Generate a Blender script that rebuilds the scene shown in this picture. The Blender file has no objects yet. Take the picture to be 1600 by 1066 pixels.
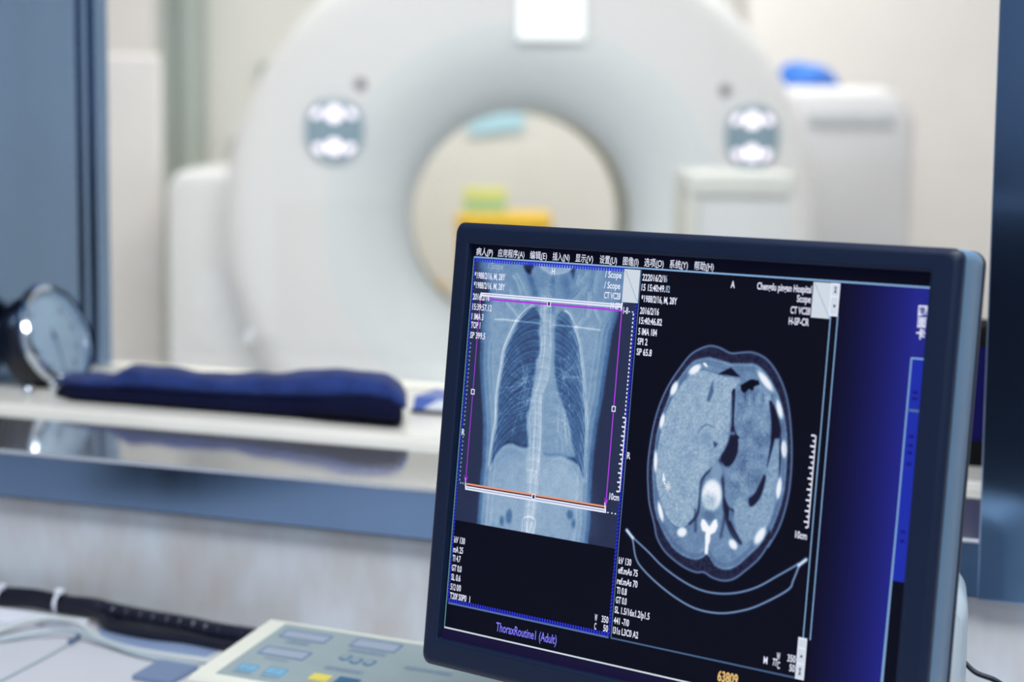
import bpy, bmesh, math, random
import numpy as np
from mathutils import Matrix, Vector

random.seed(7)
rng = np.random.default_rng(7)
SC = bpy.context.scene
COL = SC.collection
R = math.radians

# ------------------------------------------------------------------ camera, world, lights
cam_data = bpy.data.cameras.new('camera')
cam = bpy.data.objects.new('camera', cam_data)
COL.objects.link(cam)
cam_data.sensor_width = 36.0
cam_data.lens = 67.5
cam_data.clip_start = 0.05
cam_data.clip_end = 60
cam.matrix_world = Matrix.Translation((0, 0, 1.28)) @ Matrix.Rotation(R(90 - 6.5225), 4, 'X') @ Matrix.Rotation(R(0.563), 4, 'Z')
cam_data.dof.use_dof = True
cam_data.dof.focus_distance = 1.40
cam_data.dof.aperture_fstop = 4.4
SC.camera = cam

world = bpy.data.worlds.new('world')
SC.world = world
world.use_nodes = True
world.node_tree.nodes['Background'].inputs[0].default_value = (0.55, 0.62, 0.75, 1)
world.node_tree.nodes['Background'].inputs[1].default_value = 0.05

SC.view_settings.view_transform = 'Standard'
SC.view_settings.look = 'None'
SC.view_settings.exposure = 0.0
SC.view_settings.gamma = 1.0
SC.view_settings.use_curve_mapping = False
SC.cycles.max_bounces = 10
SC.cycles.sample_clamp_indirect = 6.0


def ceiling_lamp(name, loc, sx, sy, power, color):
    d = bpy.data.lights.new(name, 'AREA')
    d.shape = 'RECTANGLE'
    d.size, d.size_y, d.energy, d.color = sx, sy, power, color
    o = bpy.data.objects.new(name, d)
    COL.objects.link(o)
    o.location = loc
    return o


# scanner room: fluorescent panels in its ceiling; control room: a bluish panel and an added rear one
ceiling_lamp('scanner_room_lamp', (0.0, 3.7, 2.93), 2.6, 0.7, 86, (1.0, 0.98, 0.95))
ceiling_lamp('scanner_room_lamp', (0.2, 6.4, 2.93), 2.6, 0.6, 50, (1.0, 0.98, 0.95))
ceiling_lamp('scanner_room_lamp', (0.2, 7.6, 2.93), 2.6, 0.6, 38, (1.0, 0.98, 0.95))
ceiling_lamp('control_room_lamp', (0.15, 0.5, 2.90), 1.4, 0.7, 74, (0.93, 0.965, 1.0))
ceiling_lamp('control_room_lamp', (-0.6, -1.5, 2.90), 1.4, 0.6, 40, (0.93, 0.965, 1.0))  # added, unseen: brightens the room that the right jamb reflects


# ------------------------------------------------------------------ materials
def lin(c):
    return tuple(((v / 255.0) / 12.92 if v <= 10.31 else ((v / 255.0 + 0.055) / 1.055) ** 2.4) for v in c)


def mat(name, rgb, rough=0.5, metal=0.0, var=0.06, scale=8.0, stretch=(1, 1, 1), bump=0.0, coat=0.0, sheen=0.0, rough_var=0.0, spec=0.5):
    """procedural surface: noise varies the colour, the roughness and optionally the height"""
    m = bpy.data.materials.new(name)
    m.use_nodes = True
    nt = m.node_tree
    b = nt.nodes['Principled BSDF']
    tc = nt.nodes.new('ShaderNodeTexCoord')
    mp = nt.nodes.new('ShaderNodeMapping')
    mp.inputs['Scale'].default_value = stretch
    nz = nt.nodes.new('ShaderNodeTexNoise')
    nz.inputs['Scale'].default_value = scale
    nz.inputs['Detail'].default_value = 5
    rp = nt.nodes.new('ShaderNodeValToRGB')
    c = lin(rgb)
    rp.color_ramp.elements[0].position = 0.3
    rp.color_ramp.elements[1].position = 0.7
    rp.color_ramp.elements[0].color = (*[v * (1 - var) for v in c], 1)
    rp.color_ramp.elements[1].color = (*[min(1, v * (1 + var)) for v in c], 1)
    nt.links.new(tc.outputs['Object'], mp.inputs['Vector'])
    nt.links.new(mp.outputs['Vector'], nz.inputs['Vector'])
    nt.links.new(nz.outputs['Fac'], rp.inputs['Fac'])
    nt.links.new(rp.outputs['Color'], b.inputs['Base Color'])
    b.inputs['Roughness'].default_value = rough
    b.inputs['Metallic'].default_value = metal
    b.inputs['Coat Weight'].default_value = coat
    b.inputs['Sheen Weight'].default_value = sheen
    b.inputs['Specular IOR Level'].default_value = spec
    if rough_var:
        mr = nt.nodes.new('ShaderNodeMapRange')
        mr.inputs['To Min'].default_value = max(0.02, rough - rough_var)
        mr.inputs['To Max'].default_value = rough + rough_var
        nt.links.new(nz.outputs['Fac'], mr.inputs['Value'])
        nt.links.new(mr.outputs['Result'], b.inputs['Roughness'])
    if bump:
        bp = nt.nodes.new('ShaderNodeBump')
        bp.inputs['Strength'].default_value = bump
        bp.inputs['Distance'].default_value = 0.002
        nt.links.new(nz.outputs['Fac'], bp.inputs['Height'])
        nt.links.new(bp.outputs['Normal'], b.inputs['Normal'])
    return m


def glow(name, rgb, strength=1.0):
    m = bpy.data.materials.new(name)
    m.use_nodes = True
    nt = m.node_tree
    b = nt.nodes['Principled BSDF']
    b.inputs['Base Color'].default_value = (0.002, 0.002, 0.002, 1)
    b.inputs['Roughness'].default_value = 0.6
    b.inputs['Specular IOR Level'].default_value = 0.05
    b.inputs['Emission Color'].default_value = (*lin(rgb), 1)
    b.inputs['Emission Strength'].default_value = strength
    return m


def screen_image_mat(name):
    m = bpy.data.materials.new(name)
    m.use_nodes = True
    nt = m.node_tree
    b = nt.nodes['Principled BSDF']
    at = nt.nodes.new('ShaderNodeAttribute')
    at.attribute_name = 'pixel'
    b.inputs['Base Color'].default_value = (0.002, 0.002, 0.002, 1)
    b.inputs['Roughness'].default_value = 0.6
    b.inputs['Specular IOR Level'].default_value = 0.05
    nt.links.new(at.outputs['Color'], b.inputs['Emission Color'])
    b.inputs['Emission Strength'].default_value = 1.0
    return m


def glass_mat(name, reflect=0.06, tint=(0.97, 0.985, 0.98)):
    m = bpy.data.materials.new(name)
    m.use_nodes = True
    nt = m.node_tree
    nt.nodes.remove(nt.nodes['Principled BSDF'])
    out = nt.nodes['Material Output']
    tr = nt.nodes.new('ShaderNodeBsdfTransparent')
    tr.inputs['Color'].default_value = (*tint, 1)
    gl = nt.nodes.new('ShaderNodeBsdfGlossy')
    gl.inputs['Roughness'].default_value = 0.03
    fr = nt.nodes.new('ShaderNodeFresnel')
    fr.inputs['IOR'].default_value = 1.45
    mx = nt.nodes.new('ShaderNodeMixShader')
    mu = nt.nodes.new('ShaderNodeMath')
    mu.operation = 'MULTIPLY'
    mu.inputs[1].default_value = reflect / 0.04
    nt.links.new(fr.outputs['Fac'], mu.inputs[0])
    nt.links.new(mu.outputs[0], mx.inputs['Fac'])
    nt.links.new(tr.outputs[0], mx.inputs[1])
    nt.links.new(gl.outputs[0], mx.inputs[2])
    nt.links.new(mx.outputs[0], out.inputs['Surface'])
    return m


M = {
    'cream_wall': mat('cream_wall', (231, 227, 225), 0.7, var=0.03, scale=2),
    'grey_wall': mat('grey_wall', (227, 226, 222), 0.7, var=0.03, scale=2),
    'sage_door': mat('sage_door', (172, 181, 174), 0.6, var=0.04, scale=2),
    'control_floor': mat('control_floor', (46, 54, 74), 0.5, var=0.1, scale=3),
    'floor': mat('floor', (196, 200, 204), 0.4, var=0.08, scale=3),
    'ceiling': mat('ceiling', (232, 232, 230), 0.8, var=0.02, scale=3),
    'control_wall': mat('control_wall', (176, 190, 210), 0.7, var=0.04, scale=2),
    'dark_panel': mat('dark_panel', (13, 14, 24), 0.5, var=0.1, scale=3),
    'stone_wall': mat('stone_wall', (208, 210, 212), 0.45, var=0.15, scale=16, stretch=(1.2, 1.2, 0.6), bump=0.1),
    'steel_brushed': mat('steel_brushed', (126, 152, 184), 0.15, metal=1.0, var=0.06, scale=14, stretch=(1, 1, 0.1), rough_var=0.04),
    'steel_sill': mat('steel_sill', (230, 232, 234), 0.08, metal=0.88, var=0.04, scale=14, stretch=(0.1, 1, 1), rough_var=0.03),
    'steel_edge': mat('steel_edge', (225, 230, 238), 0.25, metal=0.6, var=0.03),
    'ledge_stone': mat('ledge_stone', (238, 234, 224), 0.35, var=0.05, scale=6),
    'scanner_white': mat('scanner_white', (230, 230, 232), 0.38, var=0.015, scale=2),
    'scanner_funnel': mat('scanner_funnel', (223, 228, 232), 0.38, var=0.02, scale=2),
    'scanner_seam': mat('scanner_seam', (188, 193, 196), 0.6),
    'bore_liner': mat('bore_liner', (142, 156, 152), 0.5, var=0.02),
    'cabinet_white': mat('cabinet_white', (216, 215, 219), 0.4, var=0.015, scale=2),
    'cabinet_grey': mat('cabinet_grey', (205, 208, 211), 0.45, var=0.02, scale=2),
    'pale_cream': mat('pale_cream', (203, 205, 202), 0.4, var=0.02),
    'lamp_dish': mat('lamp_dish', (140, 164, 178), 0.2, metal=0.0, var=0.05),
    'mauve_plastic': mat('mauve_plastic', (120, 112, 124), 0.5),
    'yellow_plastic': mat('yellow_plastic', (236, 190, 10), 0.45, var=0.04),
    'lime_paper': mat('lime_paper', (222, 224, 120), 0.6, var=0.03),
    'mint_paper': mat('mint_paper', (160, 200, 160), 0.6, var=0.03),
    'sky_blue': mat('sky_blue', (180, 222, 240), 0.6, var=0.03),
    'blue_cloth': mat('blue_cloth', (40, 108, 200), 0.8, var=0.12, scale=20, sheen=0.2),
    'bezel': mat('bezel', (8, 24, 50), 0.5, var=0.05, scale=300, bump=0.06, spec=0.3),
    'bezel_dark': mat('bezel_dark', (16, 22, 40), 0.5, var=0.05, scale=200),
    'side_silver': mat('side_silver', (88, 118, 144), 0.35, metal=0.15, var=0.03, scale=60),
    'grey_plastic': mat('grey_plastic', (172, 186, 194), 0.45, var=0.03, scale=30),
    'desk_laminate': mat('desk_laminate', (208, 208, 214), 0.3, var=0.03, scale=5),
    'console_cream': mat('console_cream', (222, 222, 208), 0.5, var=0.02, scale=30),
    'membrane': mat('membrane', (150, 164, 166), 0.45, var=0.03, scale=40),
    'display_grey': mat('display_grey', (158, 168, 182), 0.35, var=0.02),
    'display_edge': mat('display_edge', (112, 134, 166), 0.45),
    'print_blue': mat('print_blue', (95, 122, 155), 0.6),
    'key_blue': mat('key_blue', (124, 176, 204), 0.45, var=0.03),
    'key_yellow': mat('key_yellow', (226, 210, 96), 0.45, var=0.03),
    'key_navy': mat('key_navy', (62, 104, 140), 0.45, var=0.03),
    'key_ink': mat('key_ink', (88, 124, 160), 0.45),
    'cable_black': mat('cable_black', (17, 19, 34), 0.42, var=0.1, scale=60),
    'sleeve_black': mat('sleeve_black', (20, 23, 42), 0.35, var=0.12, scale=80),
    'tie_white': mat('tie_white', (225, 230, 240), 0.4),
    'cable_beige': mat('cable_beige', (196, 203, 204), 0.5, var=0.04),
    'cord_grey': mat('cord_grey', (170, 184, 192), 0.5, var=0.04),
    'plug_slate': mat('plug_slate', (92, 112, 140), 0.5),
    'paper': mat('paper', (228, 230, 240), 0.6, var=0.02),
    'pad_slate': mat('pad_slate', (118, 136, 166), 0.5, var=0.04),
    'navy_cloth': mat('navy_cloth', (36, 56, 116), 0.85, var=0.3, scale=30, bump=0.3, sheen=0.08, spec=0.2),
    'navy_dark': mat('navy_dark', (10, 14, 46), 0.85, var=0.2, scale=120, bump=0.3, sheen=0.0, spec=0.15),
    'navy_bag': mat('navy_bag', (9, 8, 84), 0.8, var=0.12, scale=60, spec=0.2),
    'black_cloth': mat('black_cloth', (6, 7, 13), 0.8, var=0.2, scale=60, spec=0.2),
    'chrome': mat('chrome', (222, 230, 240), 0.1, metal=1.0, var=0.02),
    'case_black': mat('case_black', (12, 15, 30), 0.3, var=0.1, scale=20),
    'dial_face': mat('dial_face', (206, 230, 255), 0.5, var=0.08, scale=20),
    'dial_ink': mat('dial_ink', (60, 84, 140), 0.6),
    'packet_blue': mat('packet_blue', (84, 112, 190), 0.5, var=0.05),
    'packet_white': mat('packet_white', (225, 230, 240), 0.5),
    'seal_dark': mat('seal_dark', (60, 72, 92), 0.5),
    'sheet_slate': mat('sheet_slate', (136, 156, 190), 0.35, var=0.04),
}
for _i, _c in ((0, (190, 186, 184)), (1, (206, 213, 220))):          # warm and cool stains in the stone
    M['stone_wall'].node_tree.nodes['Color Ramp'].color_ramp.elements[_i].color = (*lin(_c), 1)
G = {
    'white': glow('screen_white', (228, 232, 252)),
    'faded': glow('screen_faded_white', (150, 172, 206)),
    'line': glow('screen_line_blue', (132, 172, 216)),
    'softline': glow('screen_soft_line', (84, 112, 156)),
    'dimline': glow('screen_dim_line', (70, 98, 134)),
    'greenline': glow('screen_green_line', (96, 150, 150)),
    'blue': glow('screen_blue', (44, 52, 214)),
    'deepblue': glow('screen_deep_blue', (24, 28, 130)),
    'purple': glow('screen_purple', (168, 62, 222)),
    'violet': glow('screen_violet_text', (128, 126, 250)),
    'orange': glow('screen_orange', (226, 150, 122)),
    'amber': glow('screen_amber_text', (226, 186, 120)),
    'paleblue': glow('screen_pale_grey', (206, 216, 228)),
    'blue_panel': glow('screen_blue_panel', (30, 46, 168)),
    'ink_blue': glow('screen_ink_blue', (22, 26, 120)),
    'ink': glow('screen_ink', (54, 66, 96)),
    'black': glow('screen_black', (6, 7, 26)),
    'strip': glow('screen_strip', (22, 17, 54)),
    'display': glow('display_white', (252, 255, 255), 1.5),
    'led': glow('led_white', (255, 240, 252), 2.3),
}
SCREENMAT = screen_image_mat('screen_pixels')
GLASS = glass_mat('window_glass')
DIALGLASS = glass_mat('dial_glass', 0.03)


# ------------------------------------------------------------------ mesh helpers
def link(name, bm, m, parent=None, smooth=False, matrix=None, recalc=True):
    if recalc:
        bmesh.ops.recalc_face_normals(bm, faces=bm.faces)
    me = bpy.data.meshes.new(name)
    bm.to_mesh(me)
    bm.free()
    o = bpy.data.objects.new(name, me)
    COL.objects.link(o)
    for mm in (m if isinstance(m, (list, tuple)) else [m]):
        me.materials.append(mm)
    if smooth:
        for p in me.polygons:
            p.use_smooth = True
        try:
            me.set_sharp_from_angle(angle=R(38))
        except Exception:
            pass
    if parent:
        o.parent = parent
    if matrix is not None:
        o.matrix_local = matrix
    return o


def empty(name, matrix, label=None, cat=None, group=None, kind=None):
    o = bpy.data.objects.new(name, None)
    o.empty_display_size = 0.05
    COL.objects.link(o)
    o.matrix_world = matrix
    tag(o, label, cat, group, kind)
    return o


def tag(o, label=None, cat=None, group=None, kind=None):
    for k, v in (('label', label), ('category', cat), ('group', group), ('kind', kind)):
        if v:
            o[k] = v
    return o


def box(bm, x0, x1, y0, y1, z0, z1, bevel=0.0, seg=2):
    vs = [bm.verts.new(p) for p in ((x0, y0, z0), (x1, y0, z0), (x1, y1, z0), (x0, y1, z0), (x0, y0, z1), (x1, y0, z1), (x1, y1, z1), (x0, y1, z1))]
    fs = [bm.faces.new([vs[i] for i in f]) for f in ((3, 2, 1, 0), (4, 5, 6, 7), (0, 1, 5, 4), (1, 2, 6, 5), (2, 3, 7, 6), (3, 0, 4, 7))]
    if bevel:
        es = list({e for f in fs for e in f.edges})
        bmesh.ops.bevel(bm, geom=es, offset=bevel, segments=seg, profile=0.5, affect='EDGES')
    return bm


def boxm(*a, **k):
    return box(bmesh.new(), *a, **k)


def rrect(x0, x1, z0, z1, r, n=6):
    """rounded rectangle outline as (x, z), counter-clockwise; r may be 4 radii: BL, BR, TR, TL"""
    rr = r if isinstance(r, (list, tuple)) else (r,) * 4
    out = []
    for (cx, cz, a0, q) in ((x0 + rr[0], z0 + rr[0], 180, rr[0]), (x1 - rr[1], z0 + rr[1], 270, rr[1]), (x1 - rr[2], z1 - rr[2], 0, rr[2]), (x0 + rr[3], z1 - rr[3], 90, rr[3])):
        for i in range(n + 1):
            a = R(a0 + 90 * i / n)
            out.append((cx + q * math.cos(a), cz + q * math.sin(a)))
    return out


def loft(bm, loops, cap0=True, cap1=True, close=True):
    """bridge loops of equal vertex count, given as lists of 3-D points"""
    rings = [[bm.verts.new(p) for p in lp] for lp in loops]
    n = len(rings[0])
    for a, b in zip(rings, rings[1:]):
        for i in range(n if close else n - 1):
            j = (i + 1) % n
            try:
                bm.faces.new((a[i], a[j], b[j], b[i]))
            except ValueError:
                pass
    if cap0:
        bm.faces.new(rings[0][::-1])
    if cap1:
        bm.faces.new(rings[-1])
    return bm


def lathe(bm, prof, n=64, closed=False):
    """profile of (radius, depth) turned about the local Y axis"""
    rings = [[bm.verts.new((r * math.cos(2 * math.pi * i / n), d, r * math.sin(2 * math.pi * i / n))) for i in range(n)] for r, d in prof]
    pairs = list(zip(rings, rings[1:]))
    if closed:
        pairs.append((rings[-1], rings[0]))
    for a, b in pairs:
        for i in range(n):
            j = (i + 1) % n
            bm.faces.new((a[i], a[j], b[j], b[i]))
    return bm


def disc(bm, c, r, n=24, y=0.0, sx=1, sz=1):
    vs = [bm.verts.new((c[0] + r * sx * math.cos(2 * math.pi * i / n), y, c[1] + r * sz * math.sin(2 * math.pi * i / n))) for i in range(n)]
    bm.faces.new(vs)
    return bm


def catmull(pts, per=8):
    P = [Vector(p) for p in pts]
    P = [P[0] * 2 - P[1]] + P + [P[-1] * 2 - P[-2]]
    out = []
    for i in range(1, len(P) - 2):
        for k in range(per):
            t = k / per
            a, b, c, d = P[i - 1], P[i], P[i + 1], P[i + 2]
            out.append(0.5 * ((2 * b) + (c - a) * t + (2 * a - 5 * b + 4 * c - d) * t * t + (3 * b - a - 3 * c + d) * t ** 3))
    out.append(P[-2].copy())
    return out


def tube(bm, pts, r, n=10, per=8, smooth=True):
    path = catmull(pts, per) if smooth else [Vector(p) for p in pts]
    up = Vector((0, 0, 1))
    loops = []
    for i, p in enumerate(path):
        t = (path[min(i + 1, len(path) - 1)] - path[max(i - 1, 0)]).normalized()
        s = t.cross(up)
        if s.length < 1e-4:
            s = t.cross(Vector((1, 0, 0)))
        s.normalize()
        u = s.cross(t)
        rad = r(i / (len(path) - 1)) if callable(r) else r
        loops.append([p + s * rad * math.cos(2 * math.pi * k / n) + u * rad * math.sin(2 * math.pi * k / n) for k in range(n)])
    return loft(bm, loops)


def quad(bm, pts):
    return bm.faces.new([bm.verts.new(p) for p in pts])


# wall frame: u along the partition wall (right, towards the camera), d into the wall, z up
WYAW = R(23)
WD = 1.674
WN = Vector((math.sin(WYAW), math.cos(WYAW), 0))
WU = Vector((math.cos(WYAW), -math.sin(WYAW), 0))
WALLM = Matrix.Translation(WN * WD) @ Matrix.Rotation(-WYAW, 4, 'Z')      # local x = u, y = d, z = z


def wpt(u, d, z):
    return WN * (WD + d) + WU * u + Vector((0, 0, z))

# ------------------------------------------------------------------ the setting
DESK = 0.75
SILL = 0.9215          # front edge of the steel sill
SILL_BACK = 0.9315      # it slopes up a little towards the stone ledge
LEDGE = 0.940
ROOM_X0, ROOM_X1, ROOM_Y1, CEIL = -2.35, 3.0, 9.0, 2.95


def struct(name, bm, m, parent=None, matrix=None, **k):
    o = link(name, bm, m, parent, matrix=matrix, **k)
    if not parent:
        o['kind'] = 'structure'
    return o


struct('floor', boxm(-4.2, 4.2, -2.6, ROOM_Y1 + 0.2, -0.08, 0.0), M['floor'])
struct('floor_control', boxm(-3.5, 3.2, -2.5, 1.0, 0.0, 0.004), M['control_floor'])  # unseen dark layer added so the sill face mirrors something darker
struct('ceiling', boxm(-4.2, 4.2, -2.6, ROOM_Y1 + 0.2, CEIL, CEIL + 0.1), M['ceiling'])
struct('wall_back', boxm(-4.2, 4.2, ROOM_Y1, ROOM_Y1 + 0.15, 0.0, CEIL), M['grey_wall'])
# the right half of the back wall steps forward and is painted cream
struct('wall_back_right', boxm(1.02, 4.2, 8.45, ROOM_Y1, 0.0, CEIL), M['cream_wall'])
struct('wall_right', boxm(ROOM_X1, ROOM_X1 + 0.15, 1.2, 8.45, 0.0, CEIL), M['cream_wall'])
struct('wall_left', boxm(ROOM_X0 - 0.15, ROOM_X0, 3.4, ROOM_Y1, 0.0, CEIL), M['cream_wall'])
# cream backdrop behind the bore, lower part of the back wall
struct('wall_rear_left', boxm(ROOM_X0, -1.60, 8.55, ROOM_Y1, 0.0, CEIL), M['cream_wall'])
d = empty('door_1', Matrix.Identity(4), kind='structure')
link('door_leaf', boxm(-1.62, -1.50, 8.80, 8.86, 0.0, 2.25), M['sage_door'], d)
link('door_frame', boxm(-1.50, -1.425, 8.74, 9.0, 0.0, 2.3), M['sage_door'], d)

# control room behind the camera
struct('wall_control_rear', boxm(-4.2, 4.2, -2.6, -2.5, 0.0, CEIL), M['control_wall'])
struct('wall_control_left', boxm(-3.6, -3.5, -2.5, 3.0, 0.0, CEIL), M['control_wall'])
struct('wall_control_right', boxm(3.2, 3.3, -2.5, 1.15, 0.0, CEIL), M['control_wall'])
struct('trim_1', boxm(-3.5, 3.2, -2.5, -2.42, 0.0, 1.14), M['dark_panel'])  # unseen dark panel added for the brushed steel to reflect
struct('trim_2', boxm(-3.5, -3.42, -0.35, 0.62, 0.0, 1.0), M['dark_panel'])  # another added one, darkens part of the sill face reflection

# partition wall with the window opening
U0, U1, THICK = -1.556, -0.2655, 0.56
bm = bmesh.new()
box(bm, -2.6, 3.4, 0.011, THICK, 0.0, SILL - 0.006)
box(bm, -2.6, U0 - 0.02, 0.004, THICK, SILL - 0.006, CEIL)
box(bm, U1 + 0.03, 3.4, 0.004, THICK, SILL - 0.006, CEIL)
box(bm, U0 - 0.02, U1 + 0.03, 0.004, THICK, 2.0, CEIL)
struct('wall_middle', bm, M['stone_wall'], matrix=WALLM)

win = empty('window_1', WALLM, kind='structure')
bm = bmesh.new()
box(bm, -2.2, -0.06, -0.004, 0.013, 0.872, SILL)                    # sill front face
link('sill_face', bm, M['steel_brushed'], win)
link('sill_seam', boxm(-2.2, -0.06, -0.001, 0.012, 0.8700, 0.872), M['seal_dark'], win)
bm = bmesh.new()
box(bm, -2.2, U1 + 0.02, -0.004, 0.182, SILL - 0.004, SILL)
for v in bm.verts:
    if v.co.y > 0.1:
        v.co.z += SILL_BACK - SILL
link('sill_top', bm, M['steel_sill'], win)
bm = bmesh.new()
tube(bm, [(-2.2, -0.0035, SILL - 0.001), (U1, -0.0035, SILL - 0.001)], 0.0022, 8, smooth=False)
link('sill_edge', bm, M['steel_edge'], win, smooth=True)
link('ledge', boxm(U0, U1 + 0.02, 0.178, THICK + 0.01, SILL - 0.004, LEDGE, bevel=0.003), M['ledge_stone'], win)
# extend the stone ledge under the left jamb as well
link('left_jamb', boxm(U0 - 0.06, U0, 0.20, THICK, LEDGE, 2.0), M['steel_brushed'], win)
bm = bmesh.new()
box(bm, U0, U0 + 0.011, 0.512, 0.545, LEDGE, 2.0, bevel=0.002)
box(bm, U0, U0 + 0.005, 0.492, 0.512, LEDGE, 2.0, bevel=0.002)
link('glazing_bar', bm, M['steel_brushed'], win)
bm = bmesh.new()
box(bm, U1, -0.06, -0.005, 0.012, 0.869, 2.05, bevel=0.0015)
box(bm, U1, U1 + 0.03, 0.012, THICK, SILL, 2.0)
link('right_jamb', bm, M['steel_brushed'], win)
link('head_jamb', boxm(U0, U1, 0.0, THICK, 1.97, 2.0), M['steel_brushed'], win)
link('glass_pane', boxm(U0 + 0.004, U1 + 0.004, 0.522, 0.530, LEDGE, 1.972), GLASS, win)

# ------------------------------------------------------------------ scanner
GY = R(3.0)
GM = Matrix.Translation((0.035, 5.93, 0.963)) @ Matrix.Rotation(GY, 4, 'Z')
gan = empty('ct_scanner', GM, 'large white ring shaped scanner with a round open bore behind the window', 'scanner')
prof = [(0.90, 0.95), (0.925, 0.90), (0.935, 0.80), (0.935, 0.16), (0.930, 0.10), (0.915, 0.055), (0.890, 0.022), (0.860, 0.004), (0.835, 0.0)]
prof += [(0.62, 0.0)]
bm = lathe(bmesh.new(), prof, 96)
lathe(bm, [(0.90, 0.95), (0.46, 0.95)], 96)
link('front_cover', bm, M['scanner_white'], gan, smooth=True)
fun = [(0.62, 0.0), (0.60, 0.0008), (0.57, 0.006), (0.535, 0.018), (0.49, 0.045), (0.44, 0.085), (0.40, 0.125), (0.37, 0.17), (0.355, 0.21), (0.35, 0.25)]
link('bore_funnel', lathe(bmesh.new(), fun, 96), M['scanner_funnel'], gan, smooth=True)
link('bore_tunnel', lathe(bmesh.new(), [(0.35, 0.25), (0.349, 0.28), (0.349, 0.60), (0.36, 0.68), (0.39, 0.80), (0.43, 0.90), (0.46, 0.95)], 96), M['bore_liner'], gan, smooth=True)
link('base', boxm(-0.75, 0.75, 0.12, 0.85, -0.963, -0.70, bevel=0.02), M['scanner_white'], gan)
# rounded side cover on the left
lp = rrect(-1.125, -0.80, -0.963, 0.157, (0.02, 0.02, 0.03, 0.075), 8)
bm = bmesh.new()
def inset(lp, k, c=(-0.96, -0.40)):
    return [(c[0] + (x - c[0]) * (1 - k * 1.0), c[1] + (z - c[1]) * (1 - k * 0.35)) for x, z in lp]
loft(bm, [[(x, 0.18, z) for x, z in inset(lp, 0.16)], [(x, 0.19, z) for x, z in inset(lp, 0.08)], [(x, 0.225, z) for x, z in inset(lp, 0.015)], [(x, 0.26, z) for x, z in lp], [(x, 0.86, z) for x, z in lp]])
link('side_cover', bm, M['scanner_white'], gan, smooth=True)
# oval pods with six emissive white beads each, and a small sensor above each pod
for sx, cx, cz, w in ((-1, -0.585, 0.285, 1.0), (1, 0.700, 0.278, 0.93)):
    lp = [(cx + w * x, cz + z) for x, z in rrect(-0.088, 0.088, -0.100, 0.097, (0.087, 0.087, 0.080, 0.080), 10)]
    bm = bmesh.new()
    mid = [(cx + (x - cx) * 0.86, cz + (z - cz) * 0.86) for x, z in lp]
    mid2 = [(cx + (x - cx) * 0.80, cz + (z - cz) * 0.80) for x, z in lp]
    loft(bm, [[(x, -0.001, z) for x, z in lp], [(x, -0.012, z) for x, z in lp], [(x, -0.016, z) for x, z in mid], [(x, -0.010, z) for x, z in mid2]], cap0=False)
    pod = link('lamp_pod', bm, M['lamp_dish'], gan, smooth=True)
    for lx, lz, r in ((0, 0.050, 0.024), (-0.055, 0.054, 0.016), (0.055, 0.054, 0.016), (0, -0.050, 0.023), (-0.049, -0.057, 0.016), (0.049, -0.057, 0.016)):
        b2 = bmesh.new()
        bmesh.ops.create_uvsphere(b2, u_segments=16, v_segments=8, radius=r, matrix=Matrix.Translation((cx + lx * w, -0.011, cz + lz)) @ Matrix.Diagonal((1, 0.3, 1, 1)))
        link('lamp', b2, G['led'], pod, smooth=True)
for cx, cz in ((-0.505, 0.425), (0.615, 0.418)):
    b2 = bmesh.new()
    bmesh.ops.create_uvsphere(b2, u_segments=16, v_segments=8, radius=0.019, matrix=Matrix.Translation((cx, 0, cz)) @ Matrix.Diagonal((1, 0.4, 1, 1)))
    link('sensor', b2, M['mauve_plastic'], gan, smooth=True)
dp = link('display', boxm(-0.035, 0.182, -0.022, 0.0, 0.560, 0.78, bevel=0.008), M['scanner_white'], gan)
link('display_screen', boxm(-0.028, 0.175, -0.0245, -0.021, 0.567, 0.773), G['display'], dp)

# ------------------------------------------------------------------ other things in the scanner room
cab = empty('equipment_cabinet', Matrix.Translation((0, 6.98, 0)), 'tall white cabinet with rounded top corner to the right of the scanner', 'cabinet')
lp = rrect(0.80, 1.455, 0.0, 1.418, (0.02, 0.02, 0.14, 0.05), 10)
c = (1.12, 0.7)
def ins(k, kz=0.4):
    return [(c[0] + (x - c[0]) * (1 - k), c[1] + (z - c[1]) * (1 - k * kz)) for x, z in lp]
bm = bmesh.new()
loft(bm, [[(x, 0.0, z) for x, z in ins(0.13)], [(x, 0.012, z) for x, z in ins(0.06)], [(x, 0.04, z) for x, z in ins(0.015)], [(x, 0.08, z) for x, z in lp], [(x, 0.75, z) for x, z in lp]])
link('body', bm, M['cabinet_white'], cab, smooth=True)
link('slot', boxm(1.06, 1.37, -0.012, 0.006, 1.278, 1.325, bevel=0.008), M['scanner_seam'], cab)
# blue cloth on top of it
bm = bmesh.new()
bmesh.ops.create_icosphere(bm, subdivisions=4, radius=1.0)
for v in bm.verts:
    q = v.co.copy()
    f = 1 + 0.16 * math.sin(5 * q.x + 2 * q.y) * math.cos(4 * q.y + q.z) + 0.10 * math.sin(9 * q.y + 5 * q.x)
    x, y, z = q.x * 0.10 * f, q.y * 0.11 * f, max(max(q.z, -0.35) * f, -0.35)
    v.co = Vector((x, y, (z + 0.35) * 0.052 * (1.15 - 0.9 * (q.x) * 0.5)))
tag(link('folded_cloth', bm, M['blue_cloth'], smooth=True, matrix=Matrix.Translation((1.105, 7.22, 1.4185))), 'bright blue crumpled cloth lying on the tall white cabinet', 'cloth')

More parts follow.
